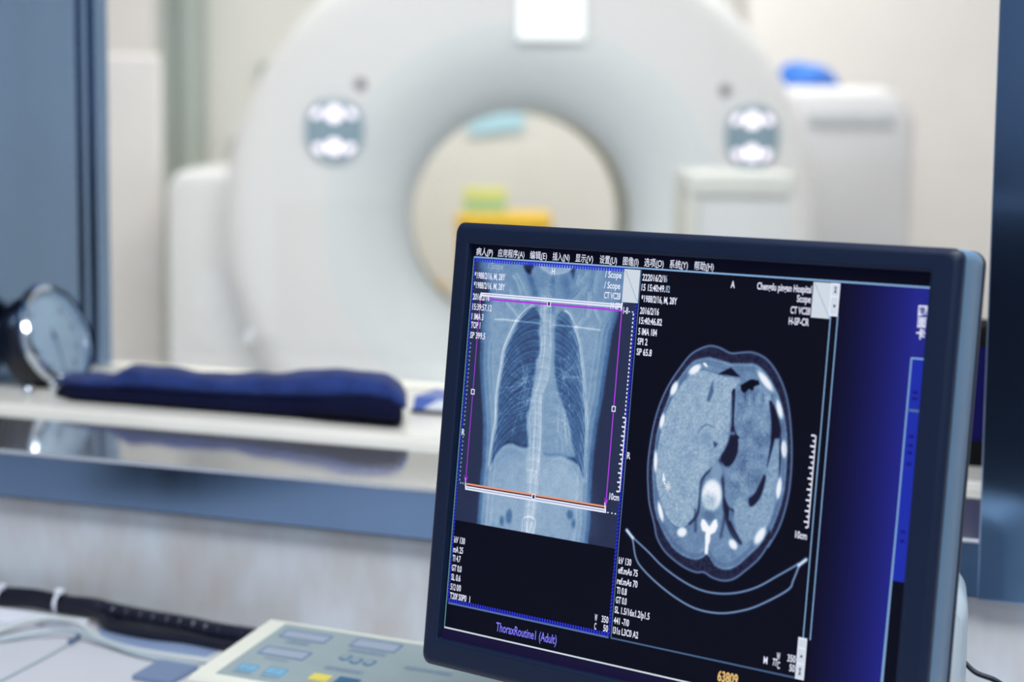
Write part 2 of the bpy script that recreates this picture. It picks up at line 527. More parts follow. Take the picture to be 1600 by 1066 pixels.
tr = empty('equipment_trolley', Matrix.Translation((0.0, 5.15, 0)) @ Matrix.Rotation(0.0, 4, 'Z'), 'pale box trolley with cream rim in front of the scanner, below its right lamp pod', 'trolley')
link('body', boxm(0.495, 0.735, 0.008, 0.45, 0.12, 1.085, bevel=0.004), M['cabinet_grey'], tr)
bm = bmesh.new()
box(bm, 0.468, 0.755, -0.004, 0.46, 1.085, 1.150, bevel=0.012)
box(bm, 0.468, 0.495, -0.004, 0.46, 0.10, 1.085, bevel=0.004)
link('rim', bm, M['pale_cream'], tr)
for x in (0.50, 0.73):
    for y in (0.05, 0.40):
        bm = bmesh.new()
        bmesh.ops.create_cone(bm, cap_ends=True, segments=20, radius1=0.05, radius2=0.05, depth=0.03, matrix=Matrix.Translation((x, y, 0.05)) @ Matrix.Rotation(R(90), 4, 'Y'))
        link('caster', bm, M['scanner_seam'], tr)

lk = empty('locker', Matrix.Translation((-1.186, 6.5, 0)) @ Matrix.Rotation(R(10.8), 4, 'Z'), 'tall plain cream cupboard by the left window jamb', 'cupboard')
link('body', boxm(-0.42, 0.0, 0.0, 0.5, 0.0, 1.49, bevel=0.008), M['cream_wall'], lk)
link('door', boxm(-0.416, -0.004, -0.018, -0.001, 0.06, 1.485, bevel=0.006), M['cream_wall'], lk)

# yellow bins seen through the bore
def bin_thing(x0, x1, y0, y1, h, label, lid=True):
    t = empty('waste_bin', Matrix.Translation(((x0 + x1) / 2, (y0 + y1) / 2, 0)), label, 'bin', 'yellow bins behind the scanner')
    w, l = (x1 - x0) / 2, (y1 - y0) / 2
    bm = bmesh.new()
    lo = lambda k, z: [(x * k, y * k, z) for x, y in rrect(-w, w, -l, l, 0.04, 5)]
    loft(bm, [lo(0.78, 0.0), lo(0.80, 0.02), lo(0.96, h - 0.07), lo(0.96, h - 0.05)])
    link('bucket', bm, M['yellow_plastic'], t, smooth=True)
    bm = bmesh.new()
    loft(bm, [lo(0.99, h - 0.05), lo(1.0, h - 0.045), lo(1.0, h - 0.02), lo(0.95, h - 0.004), lo(0.85, h)])
    link('lid', bm, M['yellow_plastic'], t, smooth=True)
    return t
bin_thing(-0.245, 0.165, 8.05, 8.42, 0.895, 'tall yellow waste bin seen through the scanner bore, boxes on its lid')
bin_thing(-0.74, -0.285, 8.0, 8.36, 0.585, 'low yellow waste bin left of the tall one, seen through the bore')
tag(link('carton', boxm(-0.21, -0.03, 8.12, 8.3, 0.895, 0.948, bevel=0.003), M['mint_paper']), 'pale green box on the lid of the tall yellow bin', 'box')
tag(link('carton', boxm(-0.212, -0.032, 8.125, 8.3, 0.949, 0.995, bevel=0.003), M['lime_paper']), 'lime yellow box on top of the pale green box', 'box')
# blue sign on the back wall
bm = bmesh.new()
loft(bm, [[(-0.21, 8.97, 1.215), (0.04, 8.97, 1.245), (0.04, 8.97, 1.55), (-0.21, 8.97, 1.55)], [(-0.21, 9.0, 1.215), (0.04, 9.0, 1.245), (0.04, 9.0, 1.55), (-0.21, 9.0, 1.55)]])
tag(link('wall_sign', bm, M['sky_blue']), 'light blue panel on the back wall, seen at the top of the bore', 'sign')
for nm, x, y, z, w, h, lab in (('wall_switch', -1.145, 8.985, 1.46, 0.035, 0.08, 'small grey wall switch left of the scanner, high on the pale wall'),
                               ('wall_bracket', -1.235, 8.985, 1.14, 0.075, 0.05, 'small grey wall bracket just above the left side cover of the scanner'),
                               ('wall_socket', 0.955, 8.985, 1.745, 0.05, 0.03, 'small grey wall socket at upper right behind the scanner rim')):
    o = link(nm, boxm(x - w, x + w, y - 0.02, ROOM_Y1, z - h, z + h, bevel=0.006), M['sage_door'])
    tag(o, lab, nm.split('_')[1])

# ------------------------------------------------------------------ things on the window ledge
# round dial gauge
CAMM = cam.matrix_world.to_3x3()
nl = (CAMM @ Vector((0.87, 0.31, 0.38))).normalized()               # direction the dial looks
yax = -nl
xax = Vector((0, 0, 1)).cross(nl).normalized() * -1
xax = (xax - yax * xax.dot(yax)).normalized()
zax = xax.cross(yax)
GC = wpt(-1.483, 0.33, 1.0030)
GMX = Matrix.Translation(GC) @ Matrix((xax, yax, zax)).transposed().to_4x4()
gb = empty('pressure_gauge', GMX, 'round dial gauge with chrome rim and black case at left end of the ledge', 'gauge')
link('case', lathe(bmesh.new(), [(0.0, 0.056), (0.045, 0.054), (0.057, 0.045), (0.061, 0.03), (0.062, 0.006), (0.060, 0.003), (0.0, 0.003)], 48), M['case_black'], gb, smooth=True)
rim = [(0.0605, 0.004), (0.066, 0.004), (0.0685, -0.002), (0.068, -0.008), (0.064, -0.012), (0.0595, -0.010), (0.0585, -0.004), (0.0585, 0.002)]
link('rim', lathe(bmesh.new(), rim, 64, closed=True), M['chrome'], gb, smooth=True)
bm = bmesh.new()
disc(bm, (0, 0), 0.0588, 48, 0.001)
face = link('dial_face', bm, M['dial_face'], gb)
bm = bmesh.new()
for i in range(41):
    a = R(225 - 270 * i / 40)
    r0, w = (0.040 if i % 5 == 0 else 0.046), (0.0012 if i % 5 == 0 else 0.0006)
    c, s = math.cos(a), math.sin(a)
    quad(bm, [(r0 * c - w * s, 0.0004, r0 * s + w * c), (0.052 * c - w * s, 0.0004, 0.052 * s + w * c), (0.052 * c + w * s, 0.0004, 0.052 * s - w * c), (r0 * c + w * s, 0.0004, r0 * s - w * c)])
link('scale_marks', bm, M['dial_ink'], face)
bm = bmesh.new()
quad(bm, [(-0.0016, -0.001, -0.010), (0.0016, -0.001, -0.010), (0.0005, -0.001, 0.042), (-0.0005, -0.001, 0.042)])
disc(bm, (0, 0), 0.004, 16, -0.0012)
link('needle', bm, M['dial_ink'], gb)
link('glass', lathe(bmesh.new(), [(0.0, -0.0085), (0.03, -0.0078), (0.058, -0.0055)], 48), DIALGLASS, gb, smooth=True)
bm = bmesh.new()
inv = GMX.inverted()
foot = [inv @ wpt(-1.490, 0.332, LEDGE + .006), inv @ wpt(-1.492, 0.333, LEDGE + .009), inv @ (GC - nl * 0.02 - Vector((0, 0, 0.058)))]
tube(bm, foot, 0.006, 10)
link('stand', bm, M['chrome'], gb, smooth=True)
for p, r in ((wpt(-1.452, 0.235, LEDGE + .0075), 0.0072), (wpt(-1.462, 0.30, LEDGE + .0075), 0.0075), (wpt(-1.478, 0.332, LEDGE + .0075), 0.0075)):
    bm = bmesh.new()
    bmesh.ops.create_uvsphere(bm, u_segments=16, v_segments=10, radius=r, matrix=Matrix.Translation(inv @ p))
    link('foot', bm, M['chrome'], gb, smooth=True)


def cushion(bm, us, top, bot, dfront, dback, nprof=20, wob=0.0, seed=0):
    """fabric slab lofted along u: per-station top/bottom heights and front/back depth"""
    rr = np.random.default_rng(seed)
    ph = rr.uniform(0, 6.28, 4)
    loops = []
    for i, u in enumerate(us):
        zc, hz = (top[i] + bot[i]) / 2, (top[i] - bot[i]) / 2
        yc, hy = (dfront[i] + dback[i]) / 2, (dback[i] - dfront[i]) / 2
        lp = []
        for k in range(nprof):
            a = 2 * math.pi * k / nprof
            ca, sa = math.cos(a), math.sin(a)
            y = yc + hy * math.copysign(abs(ca) ** 0.55, ca)
            z = zc + hz * math.copysign(abs(sa) ** 0.7, sa)
            if wob and sa > -0.2:
                z += wob * (math.sin(60 * u + ph[0] + 2 * ca) + 0.6 * math.sin(110 * u + ph[1]))
            lp.append((u - 0.49 * (y - 0.262), y, z))
        loops.append(lp)
    return loft(bm, loops)


def ramp(us, keys):
    return np.interp(us, [k[0] for k in keys], [k[1] for k in keys])


cf = empty('pressure_cuff', WALLM @ Matrix.Translation((0.020, -0.042, 0)), 'long navy blue folded fabric cuff lying along the ledge beside the gauge', 'cuff')
us = np.linspace(-1.428, -0.958, 60)
z0 = LEDGE
top = ramp(us, [(-1.425, z0 + .008), (-1.415, z0 + .018), (-1.36, z0 + .018), (-1.2, z0 + .020), (-1.1, z0 + .024), (-1.02, z0 + .026), (-0.975, z0 + .028), (-0.958, z0 + .020)])
bm = cushion(bmesh.new(), us, top, np.full(60, z0 + .0005), ramp(us, [(-1.425, .29), (-1.40, .262), (-0.965, .262), (-0.958, .275)]), np.full(60, .345), wob=0.0007, seed=1)
link('lower_fold', bm, M['navy_dark'], cf, smooth=True)
us = np.linspace(-1.427, -0.950, 70)
top = ramp(us, [(-1.427, z0 + .020), (-1.415, z0 + .026), (-1.352, z0 + .027), (-1.335, z0 + .036), (-1.322, z0 + .042), (-1.25, z0 + .040), (-1.19, z0 + .038), (-1.12, z0 + .044), (-1.05, z0 + .052), (-1.0, z0 + .054), (-0.975, z0 + .050), (-0.957, z0 + .040), (-0.950, z0 + .028)])
bot = ramp(us, [(-1.427, z0 + .014), (-1.2, z0 + .017), (-1.1, z0 + .020), (-1.0, z0 + .022), (-0.950, z0 + .018)])
bm = cushion(bmesh.new(), us, top, bot, ramp(us, [(-1.427, .29), (-1.40, .276), (-1.1, .268), (-0.96, .262), (-0.950, .27)]), np.full(70, .35), wob=0.0010, seed=2)
link('upper_fold', bm, M['navy_cloth'], cf, smooth=True)
us = np.linspace(-1.10, -0.955, 24)
top = ramp(us, [(-1.10, z0 + .018), (-1.05, z0 + .028), (-1.0, z0 + .035), (-0.965, z0 + .032), (-0.955, z0 + .018)])
bot = ramp(us, [(-1.10, z0 + .012), (-1.05, z0 + .008), (-0.955, z0 + .006)])
bm = cushion(bmesh.new(), us, top, bot, ramp(us, [(-1.10, .262), (-1.05, .250), (-0.965, .246), (-0.955, .258)]), np.full(24, .32), wob=0.0006, seed=3)
link('rolled_end', bm, M['navy_dark'], cf, smooth=True)

pk = empty('paper_packet', WALLM, 'flat blue and white packet right of the navy cuff, partly behind the monitor', 'packet')
link('base', boxm(-0.978, -0.80, 0.3265, 0.405, LEDGE, LEDGE + 0.0038, bevel=0.001), M['black_cloth'], pk)
bm = bmesh.new()
loft(bm, [[(-0.976, 0.329, LEDGE + .004), (-0.802, 0.329, LEDGE + .004), (-0.802, 0.40, LEDGE + .004), (-0.976, 0.40, LEDGE + .004)], [(-0.976, 0.336, LEDGE + .019), (-0.802, 0.336, LEDGE + .016), (-0.802, 0.398, LEDGE + .018), (-0.976, 0.398, LEDGE + .020)]])
link('cover', bm, M['packet_blue'], pk)
bm = bmesh.new()
loft(bm, [[(-0.962, 0.3275, LEDGE + .005), (-0.80, 0.3275, LEDGE + .005), (-0.80, 0.3285, LEDGE + .005), (-0.962, 0.3285, LEDGE + .005)], [(-0.945, 0.334, LEDGE + .0165), (-0.80, 0.334, LEDGE + .015), (-0.80, 0.3355, LEDGE + .015), (-0.945, 0.3355, LEDGE + .0165)]])
link('paper_flap', bm, M['packet_white'], pk)

bg = empty('fabric_case', WALLM, 'upright navy blue case with black top and base between monitor and right window jamb', 'case')
def slab(z0, z1, k, cu=-0.325, cd=0.305):
    return [(cu + x * k, cd + y * k, z0) for x, y in rrect(-0.075, 0.075, -0.045, 0.045, 0.02, 4)], [(cu + x * k, cd + y * k, z1) for x, y in rrect(-0.075, 0.075, -0.045, 0.045, 0.02, 4)]
link('base', loft(bmesh.new(), list(slab(LEDGE, LEDGE + .026, 1.0))), M['black_cloth'], bg, smooth=True)
link('body', loft(bmesh.new(), list(slab(LEDGE + .026, LEDGE + .121, 0.97))), M['navy_bag'], bg, smooth=True)
a, b = slab(LEDGE + .121, LEDGE + .134, 1.0)
c = slab(0, LEDGE + .141, 0.88)[1]
link('lid', loft(bmesh.new(), [a, b, c]), M['black_cloth'], bg, smooth=True)

# ------------------------------------------------------------------ desk and what stands on it
dk = empty('desk', WALLM, 'white laminate desk top running along under the window wall', 'desk')
bm = bmesh.new()
cut = [(-2.3, -.002), (-2.3, -.95), (-1.86, -.95), (-1.78, -.90), (-1.745, -.70), (-1.70, -.61), (-1.62, -.585), (-1.50, -.585), (-1.43, -.61), (-1.385, -.70), (-1.35, -.90), (-1.27, -.95), (1.3, -.95), (1.3, -.002)]  # bay in the unseen front edge, shaped to darken the sill face reflection
loft(bm, [[(u, y, DESK - .035) for u, y in cut], [(u, y, DESK - .001) for u, y in cut], [(u, y, DESK) for u, y in cut]])
link('desk_top', bm, M['desk_laminate'], dk)
for u in (-2.2, 1.2):
    link('leg', boxm(u - 0.02, u + 0.02, -0.9, -0.06, 0.0, DESK - 0.035, bevel=0.003), M['cabinet_grey'], dk)

# cable bundle along the wall
cb = empty('cable_bundle', WALLM, 'thick black cable bundle tied with white straps, along the wall on the desk', 'cable')
base = [(-1.55, -.02, .758), (-1.42, -.016, .757), (-1.339, -.015, .760), (-1.3047, -.015, .7605), (-1.258, -.015, .7635), (-1.22, -.015, .7632), (-1.18, -.015, .7632)]
LOOSE = {0: [(-1.165, -.026, .7588), (-1.1353, -.037, .7552), (-1.0985, -.045, .7552), (-1.062, -.044, .7552), (-1.02, -.050, .7552), (-0.985, -.050, .7552)],
         4: [(-1.165, -.030, .7600), (-1.14, -.047, .7552), (-1.09, -.056, .7552), (-1.045, -.0535, .7552), (-1.00, -.0595, .7552), (-0.98, -.06, .7552)]}
tail = [(-1.14, -.017, .7612), (-1.10, -.02, .7602), (-1.06, -.024, .7602), (-1.02, -.032, .7602), (-0.99, -.034, .7602), (-0.955, -.034, .7602)]
for k, (oy, oz) in enumerate(((-.005, -.004), (.004, -.0045), (-.0045, .0035), (.0035, .0045), (-.009, -.0005), (.0, .0075))):
    pts = [(u, y + oy * (1 + .25 * math.sin(40 * u + k)), max(z + oz * (1 + .25 * math.cos(37 * u + 2 * k)), .7545)) for u, y, z in base]
    if k in (0, 4):      # two cables leave the bundle and lie loose in front of the sleeve
        pts += LOOSE[k]
    else:
        pts += [(u, y + oy * .5, max(z + oz * .5, .7545)) for u, y, z in tail]
    link('cable', tube(bmesh.new(), pts, 0.0042, 10), M['cable_black'], cb, smooth=True)
path = [(-1.195, -.015, .7632), (-1.18, -.015, .7634)] + tail
cp = catmull(path, 24)
n = len(cp) - 1
bm = tube(bmesh.new(), path, lambda t: 0.0088 + 0.0009 * (1 if (t * 16) % 1 < 0.82 else -0.6), 14, 24)
link('spiral_sleeve', bm, M['sleeve_black'], cb, smooth=True)
for u, z, dz in ((-1.3005, .7605, .0), (-1.2245, .7635, .0)):
    bm = bmesh.new()
    lp0 = [(u + .0022, -.0155 + .0125 * math.cos(2 * math.pi * k / 20), max(z + .0128 * math.sin(2 * math.pi * k / 20), .7505)) for k in range(20)]
    loft(bm, [lp0, [(u - .0022, y, q) for _, y, q in lp0]], cap0=False, cap1=False)
    box(bm, u - .004, u + .004, -.022, -.013, z + .011, z + .0165, bevel=.001)
    link('cable_tie', bm, M['tie_white'], cb)

# loose pale cables
zc = DESK + 0.0034
pts = [(-1.30, -.20, zc), (-1.262, -.155, zc), (-1.239, -.1195, zc), (-1.232, -.108, zc + .003), (-1.2213, -.0751, zc + .006), (-1.205, -.0589, zc + .007), (-1.172, -.0603, zc + .006), (-1.122, -.0861, zc), (-1.063, -.1055, zc), (-0.98, -.1071, zc)]
tag(link('data_cable', tube(bmesh.new(), pts, 0.0033, 10), M['cable_beige'], smooth=True, matrix=WALLM), 'pale beige cable arching over the desk in front of the black bundle', 'cable')
pts = [(-1.27, -.22, zc), (-1.2224, -.141, zc), (-1.2154, -.1298, zc), (-1.1894, -.1015, zc + .003), (-1.16, -.0877, zc + .0065), (-1.1138, -.0981, zc + .002), (-1.0482, -.1185, zc), (-0.985, -.1235, zc)]
tag(link('data_cable', tube(bmesh.new(), pts, 0.0026, 10), M['cord_grey'], smooth=True, matrix=WALLM), 'thinner greyish cable lying close along the near side of the beige cable', 'cable')
tc = empty('thin_cord', WALLM, 'thin grey cord with a slate plug running to the front edge of the desk', 'cord')
link('cord', tube(bmesh.new(), [(-1.125, -.33, DESK + .0015), (-1.128, -.26, DESK + .0015), (-1.1291, -.2406, DESK + .0015), (-1.1377, -.1706, DESK + .0015), (-1.148, -.105, DESK + .0015)], 0.0013, 8), M['cord_grey'], tc, smooth=True)
link('plug', tube(bmesh.new(), [(-1.147, -.108, DESK + .003), (-1.152, -.085, DESK + .003)], 0.0028, 8, smooth=False), M['plug_slate'], tc, smooth=True)
bm = bmesh.new()
loft(bm, [[(-1.36, -.031, DESK + .0005), (-1.36, -.075, DESK + .0005), (-1.2654, -.068, DESK + .0005), (-1.19, -.052, DESK + .0005), (-1.171, -.046, DESK + .0005), (-1.176, -.033, DESK + .0005)], [(-1.36, -.031, DESK + .006), (-1.36, -.075, DESK + .004), (-1.2654, -.068, DESK + .004), (-1.19, -.052, DESK + .005), (-1.171, -.046, DESK + .006), (-1.176, -.033, DESK + .006)]])
tag(link('paper_sheet', bm, M['paper'], matrix=WALLM), 'white folded paper lying flat under the black cable bundle', 'paper')
bm = bmesh.new()
q = [(-0.341, 1.827), (-0.300, 1.806), (-0.318, 1.752), (-0.357, 1.772)]
loft(bm, [[(x, y, DESK + .0004) for x, y in q[::-1]], [(x, y, DESK + .005) for x, y in q[::-1]]])
tag(link('note_pad', bm, M['pad_slate']), 'small slate blue pad on the desk left of the control box', 'pad')

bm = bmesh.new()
q = [(-1.1621, -.0395), (-1.1255, -.0790), (-1.0672, -.0915), (-1.0000, -.0995), (-1.0000, -.0405)]  # outline of a thin slate blue patch on the desk
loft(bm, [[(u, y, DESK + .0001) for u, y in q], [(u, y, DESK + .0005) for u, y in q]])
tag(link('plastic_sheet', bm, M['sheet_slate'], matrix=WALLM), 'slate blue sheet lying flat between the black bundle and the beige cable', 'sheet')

# control box with a sloped membrane keypad
a = R(-27.6)
ex = Vector((math.cos(a), math.sin(a), 0))
eh = Vector((-ex.y, ex.x, 0))
ey = eh * math.cos(R(10)) + Vector((0, 0, math.sin(R(10))))
nz = ex.cross(ey)
PF = Vector((-0.288, 1.6727, 0.785))
CBM = Matrix.Translation(PF) @ Matrix((ex, ey, nz)).transposed().to_4x4()   # local x right, y up the slope, z out of the panel
CBE = Matrix.Translation((PF.x, PF.y, DESK)) @ Matrix.Rotation(a, 4, 'Z')
CREL = CBE.inverted() @ CBM
ct = empty('control_box', CBE, 'cream control box with sloped grey keypad on the desk, lower left of the monitor', 'control box')
inv = CBM.inverted()
bm = bmesh.new()
W, L = 0.300, 0.132
low = [inv @ Vector((p.x, p.y, DESK + .0005)) for p in (CBM @ Vector((0.004, 0.004, 0)), CBM @ Vector((W - .004, 0.004, 0)), CBM @ Vector((W - .004, L - .004, 0)), CBM @ Vector((0.004, L - .004, 0)))]
mid = [Vector((0, 0, -.004)), Vector((W, 0, -.004)), Vector((W, L, -.004)), Vector((0, L, -.004))]
tp = [Vector((.003, .003, 0)), Vector((W - .003, .003, 0)), Vector((W - .003, L - .003, 0)), Vector((.003, L - .003, 0))]
loft(bm, [low, mid, tp])
link('housing', bm, M['console_cream'], ct, matrix=CREL)
mem = link('keypad', boxm(0.0235, W - 0.02, 0.0115, 0.1235, -.001, .0006), M['membrane'], ct, matrix=CREL)


def keyframe(bm, x0, x1, y0, y1, w, z):
    for (p, q, r, s) in ((x0, x1, y0, y0 + w), (x0, x1, y1 - w, y1), (x0, x0 + w, y0 + w, y1 - w), (x1 - w, x1, y0 + w, y1 - w)):
        box(bm, p, q, r, s, .0004, z)
    return bm
for x0, x1, y0, y1 in ((.0335, .084, .0960, .1128), (.0355, .0852, .0585, .0755), (.1085, .157, .0993, .1170)):
    dsp = link('readout', boxm(x0 + .002, x1 - .002, y0 + .002, y1 - .002, .0004, .0011), M['display_grey'], mem)
    link('readout_frame', keyframe(bmesh.new(), x0, x1, y0, y1, .0018, .0013), M['display_edge'], dsp)
for x0, x1, y0, y1, m in ((.0362, .0560, .0228, .0362, 'key_blue'), (.0650, .0858, .0235, .0376, 'key_blue'), (.1108, .1300, .0275, .0396, 'key_yellow'), (.1368, .1585, .0285, .0412, 'key_navy')):
    k = link('key', boxm(x0, x1, y0, y1, .0004, .0016, bevel=.0005), M[m], mem)
    if m == 'key_blue':
        link('key_mark', keyframe(bmesh.new(), x0 + .001, x1 - .001, y0 + .001, y1 - .001, .0006, .0018), M['print_blue'], k)
        bm = bmesh.new()
        cx, cy = (x0 + x1) / 2, (y0 + y1) / 2
        quad(bm, [(cx - .004, cy - .003, .0018), (cx - .0028, cy - .003, .0018), (cx + .003, cy + .003, .0018), (cx + .0018, cy + .003, .0018)])
        link('key_mark', bm, M['print_blue'], k)
for cx, cy in ((.1195, .0775), (.1325, .0745), (.1465, .0748)):
    bm = bmesh.new()
    outer = [(cx - .006, cy - .0035), (cx + .001, cy - .0075), (cx + .0045, cy - .004), (cx + .0055, cy + .004), (cx + .001, cy + .0055), (cx - .003, cy + .0035)]
    loft(bm, [[(x, y, .0004) for x, y in outer], [(x, y, .0012) for x, y in outer]])
    k = link('key', bm, M['key_ink'], mem)
    bm = bmesh.new()
    innr = [(cx + (x - cx) * .62, cy + (y - cy) * .62) for x, y in outer]
    loft(bm, [[(x, y, .0010) for x, y in innr], [(x, y, .0015) for x, y in innr]])
    link('key_mark', bm, M['membrane'], k)
for x0, x1, y0, lines in ((.047, .072, .0905, 2), (.0485, .0735, .0515, 1), (.114, .152, .0935, 2), (.113, .152, .0545, 2), (.182, .229, .0775, 2), (.036, .056, .0185, 1), (.066, .086, .0185, 1)):
    bm = bmesh.new()
    for ln in range(lines):
        x = x0
        while x < x1:
            w = random.uniform(.0012, .0032)
            quad(bm, [(x, y0 - ln * .004, .0008), (min(x + w, x1), y0 - ln * .004, .0008), (min(x + w, x1), y0 - ln * .004 + .0022, .0008), (x, y0 - ln * .004 + .0022, .0008)])
            x += w + .0009
    link('printed_caption', bm, M['print_blue'], mem)

# pale grey box behind the right end of the monitor, and its black lead
dv = empty('desk_speaker', Matrix.Translation((0.300, 1.505, DESK)) @ Matrix.Rotation(R(-12), 4, 'Z'), 'pale grey rounded plastic speaker behind the lower right edge of the monitor', 'speaker')
lp = rrect(-0.05, 0.065, 0.0005, 0.176, (.006, .006, .022, .03), 8)
def sh(k, y):
    return [(x * k, y, .0005 + (z - .0005) * (k if z > .03 else 1)) for x, z in lp]
link('case', loft(bmesh.new(), [sh(.93, -.045), sh(.985, -.038), sh(1, -.03), sh(1, .035), sh(.96, .045)]), M['grey_plastic'], dv, smooth=True)
pts = [(0.3585, 1.475, .8605), (0.366, 1.465, .8545), (0.3795, 1.455, .851), (0.388, 1.44, .845), (0.40, 1.42, .825), (0.41, 1.39, .78), (0.415, 1.36, .753), (0.43, 1.31, .753)]
tag(link('black_lead', tube(bmesh.new(), pts, 0.0021, 10), M['cable_black'], smooth=True), 'black lead curving down from the pale grey speaker at lower right', 'cable')

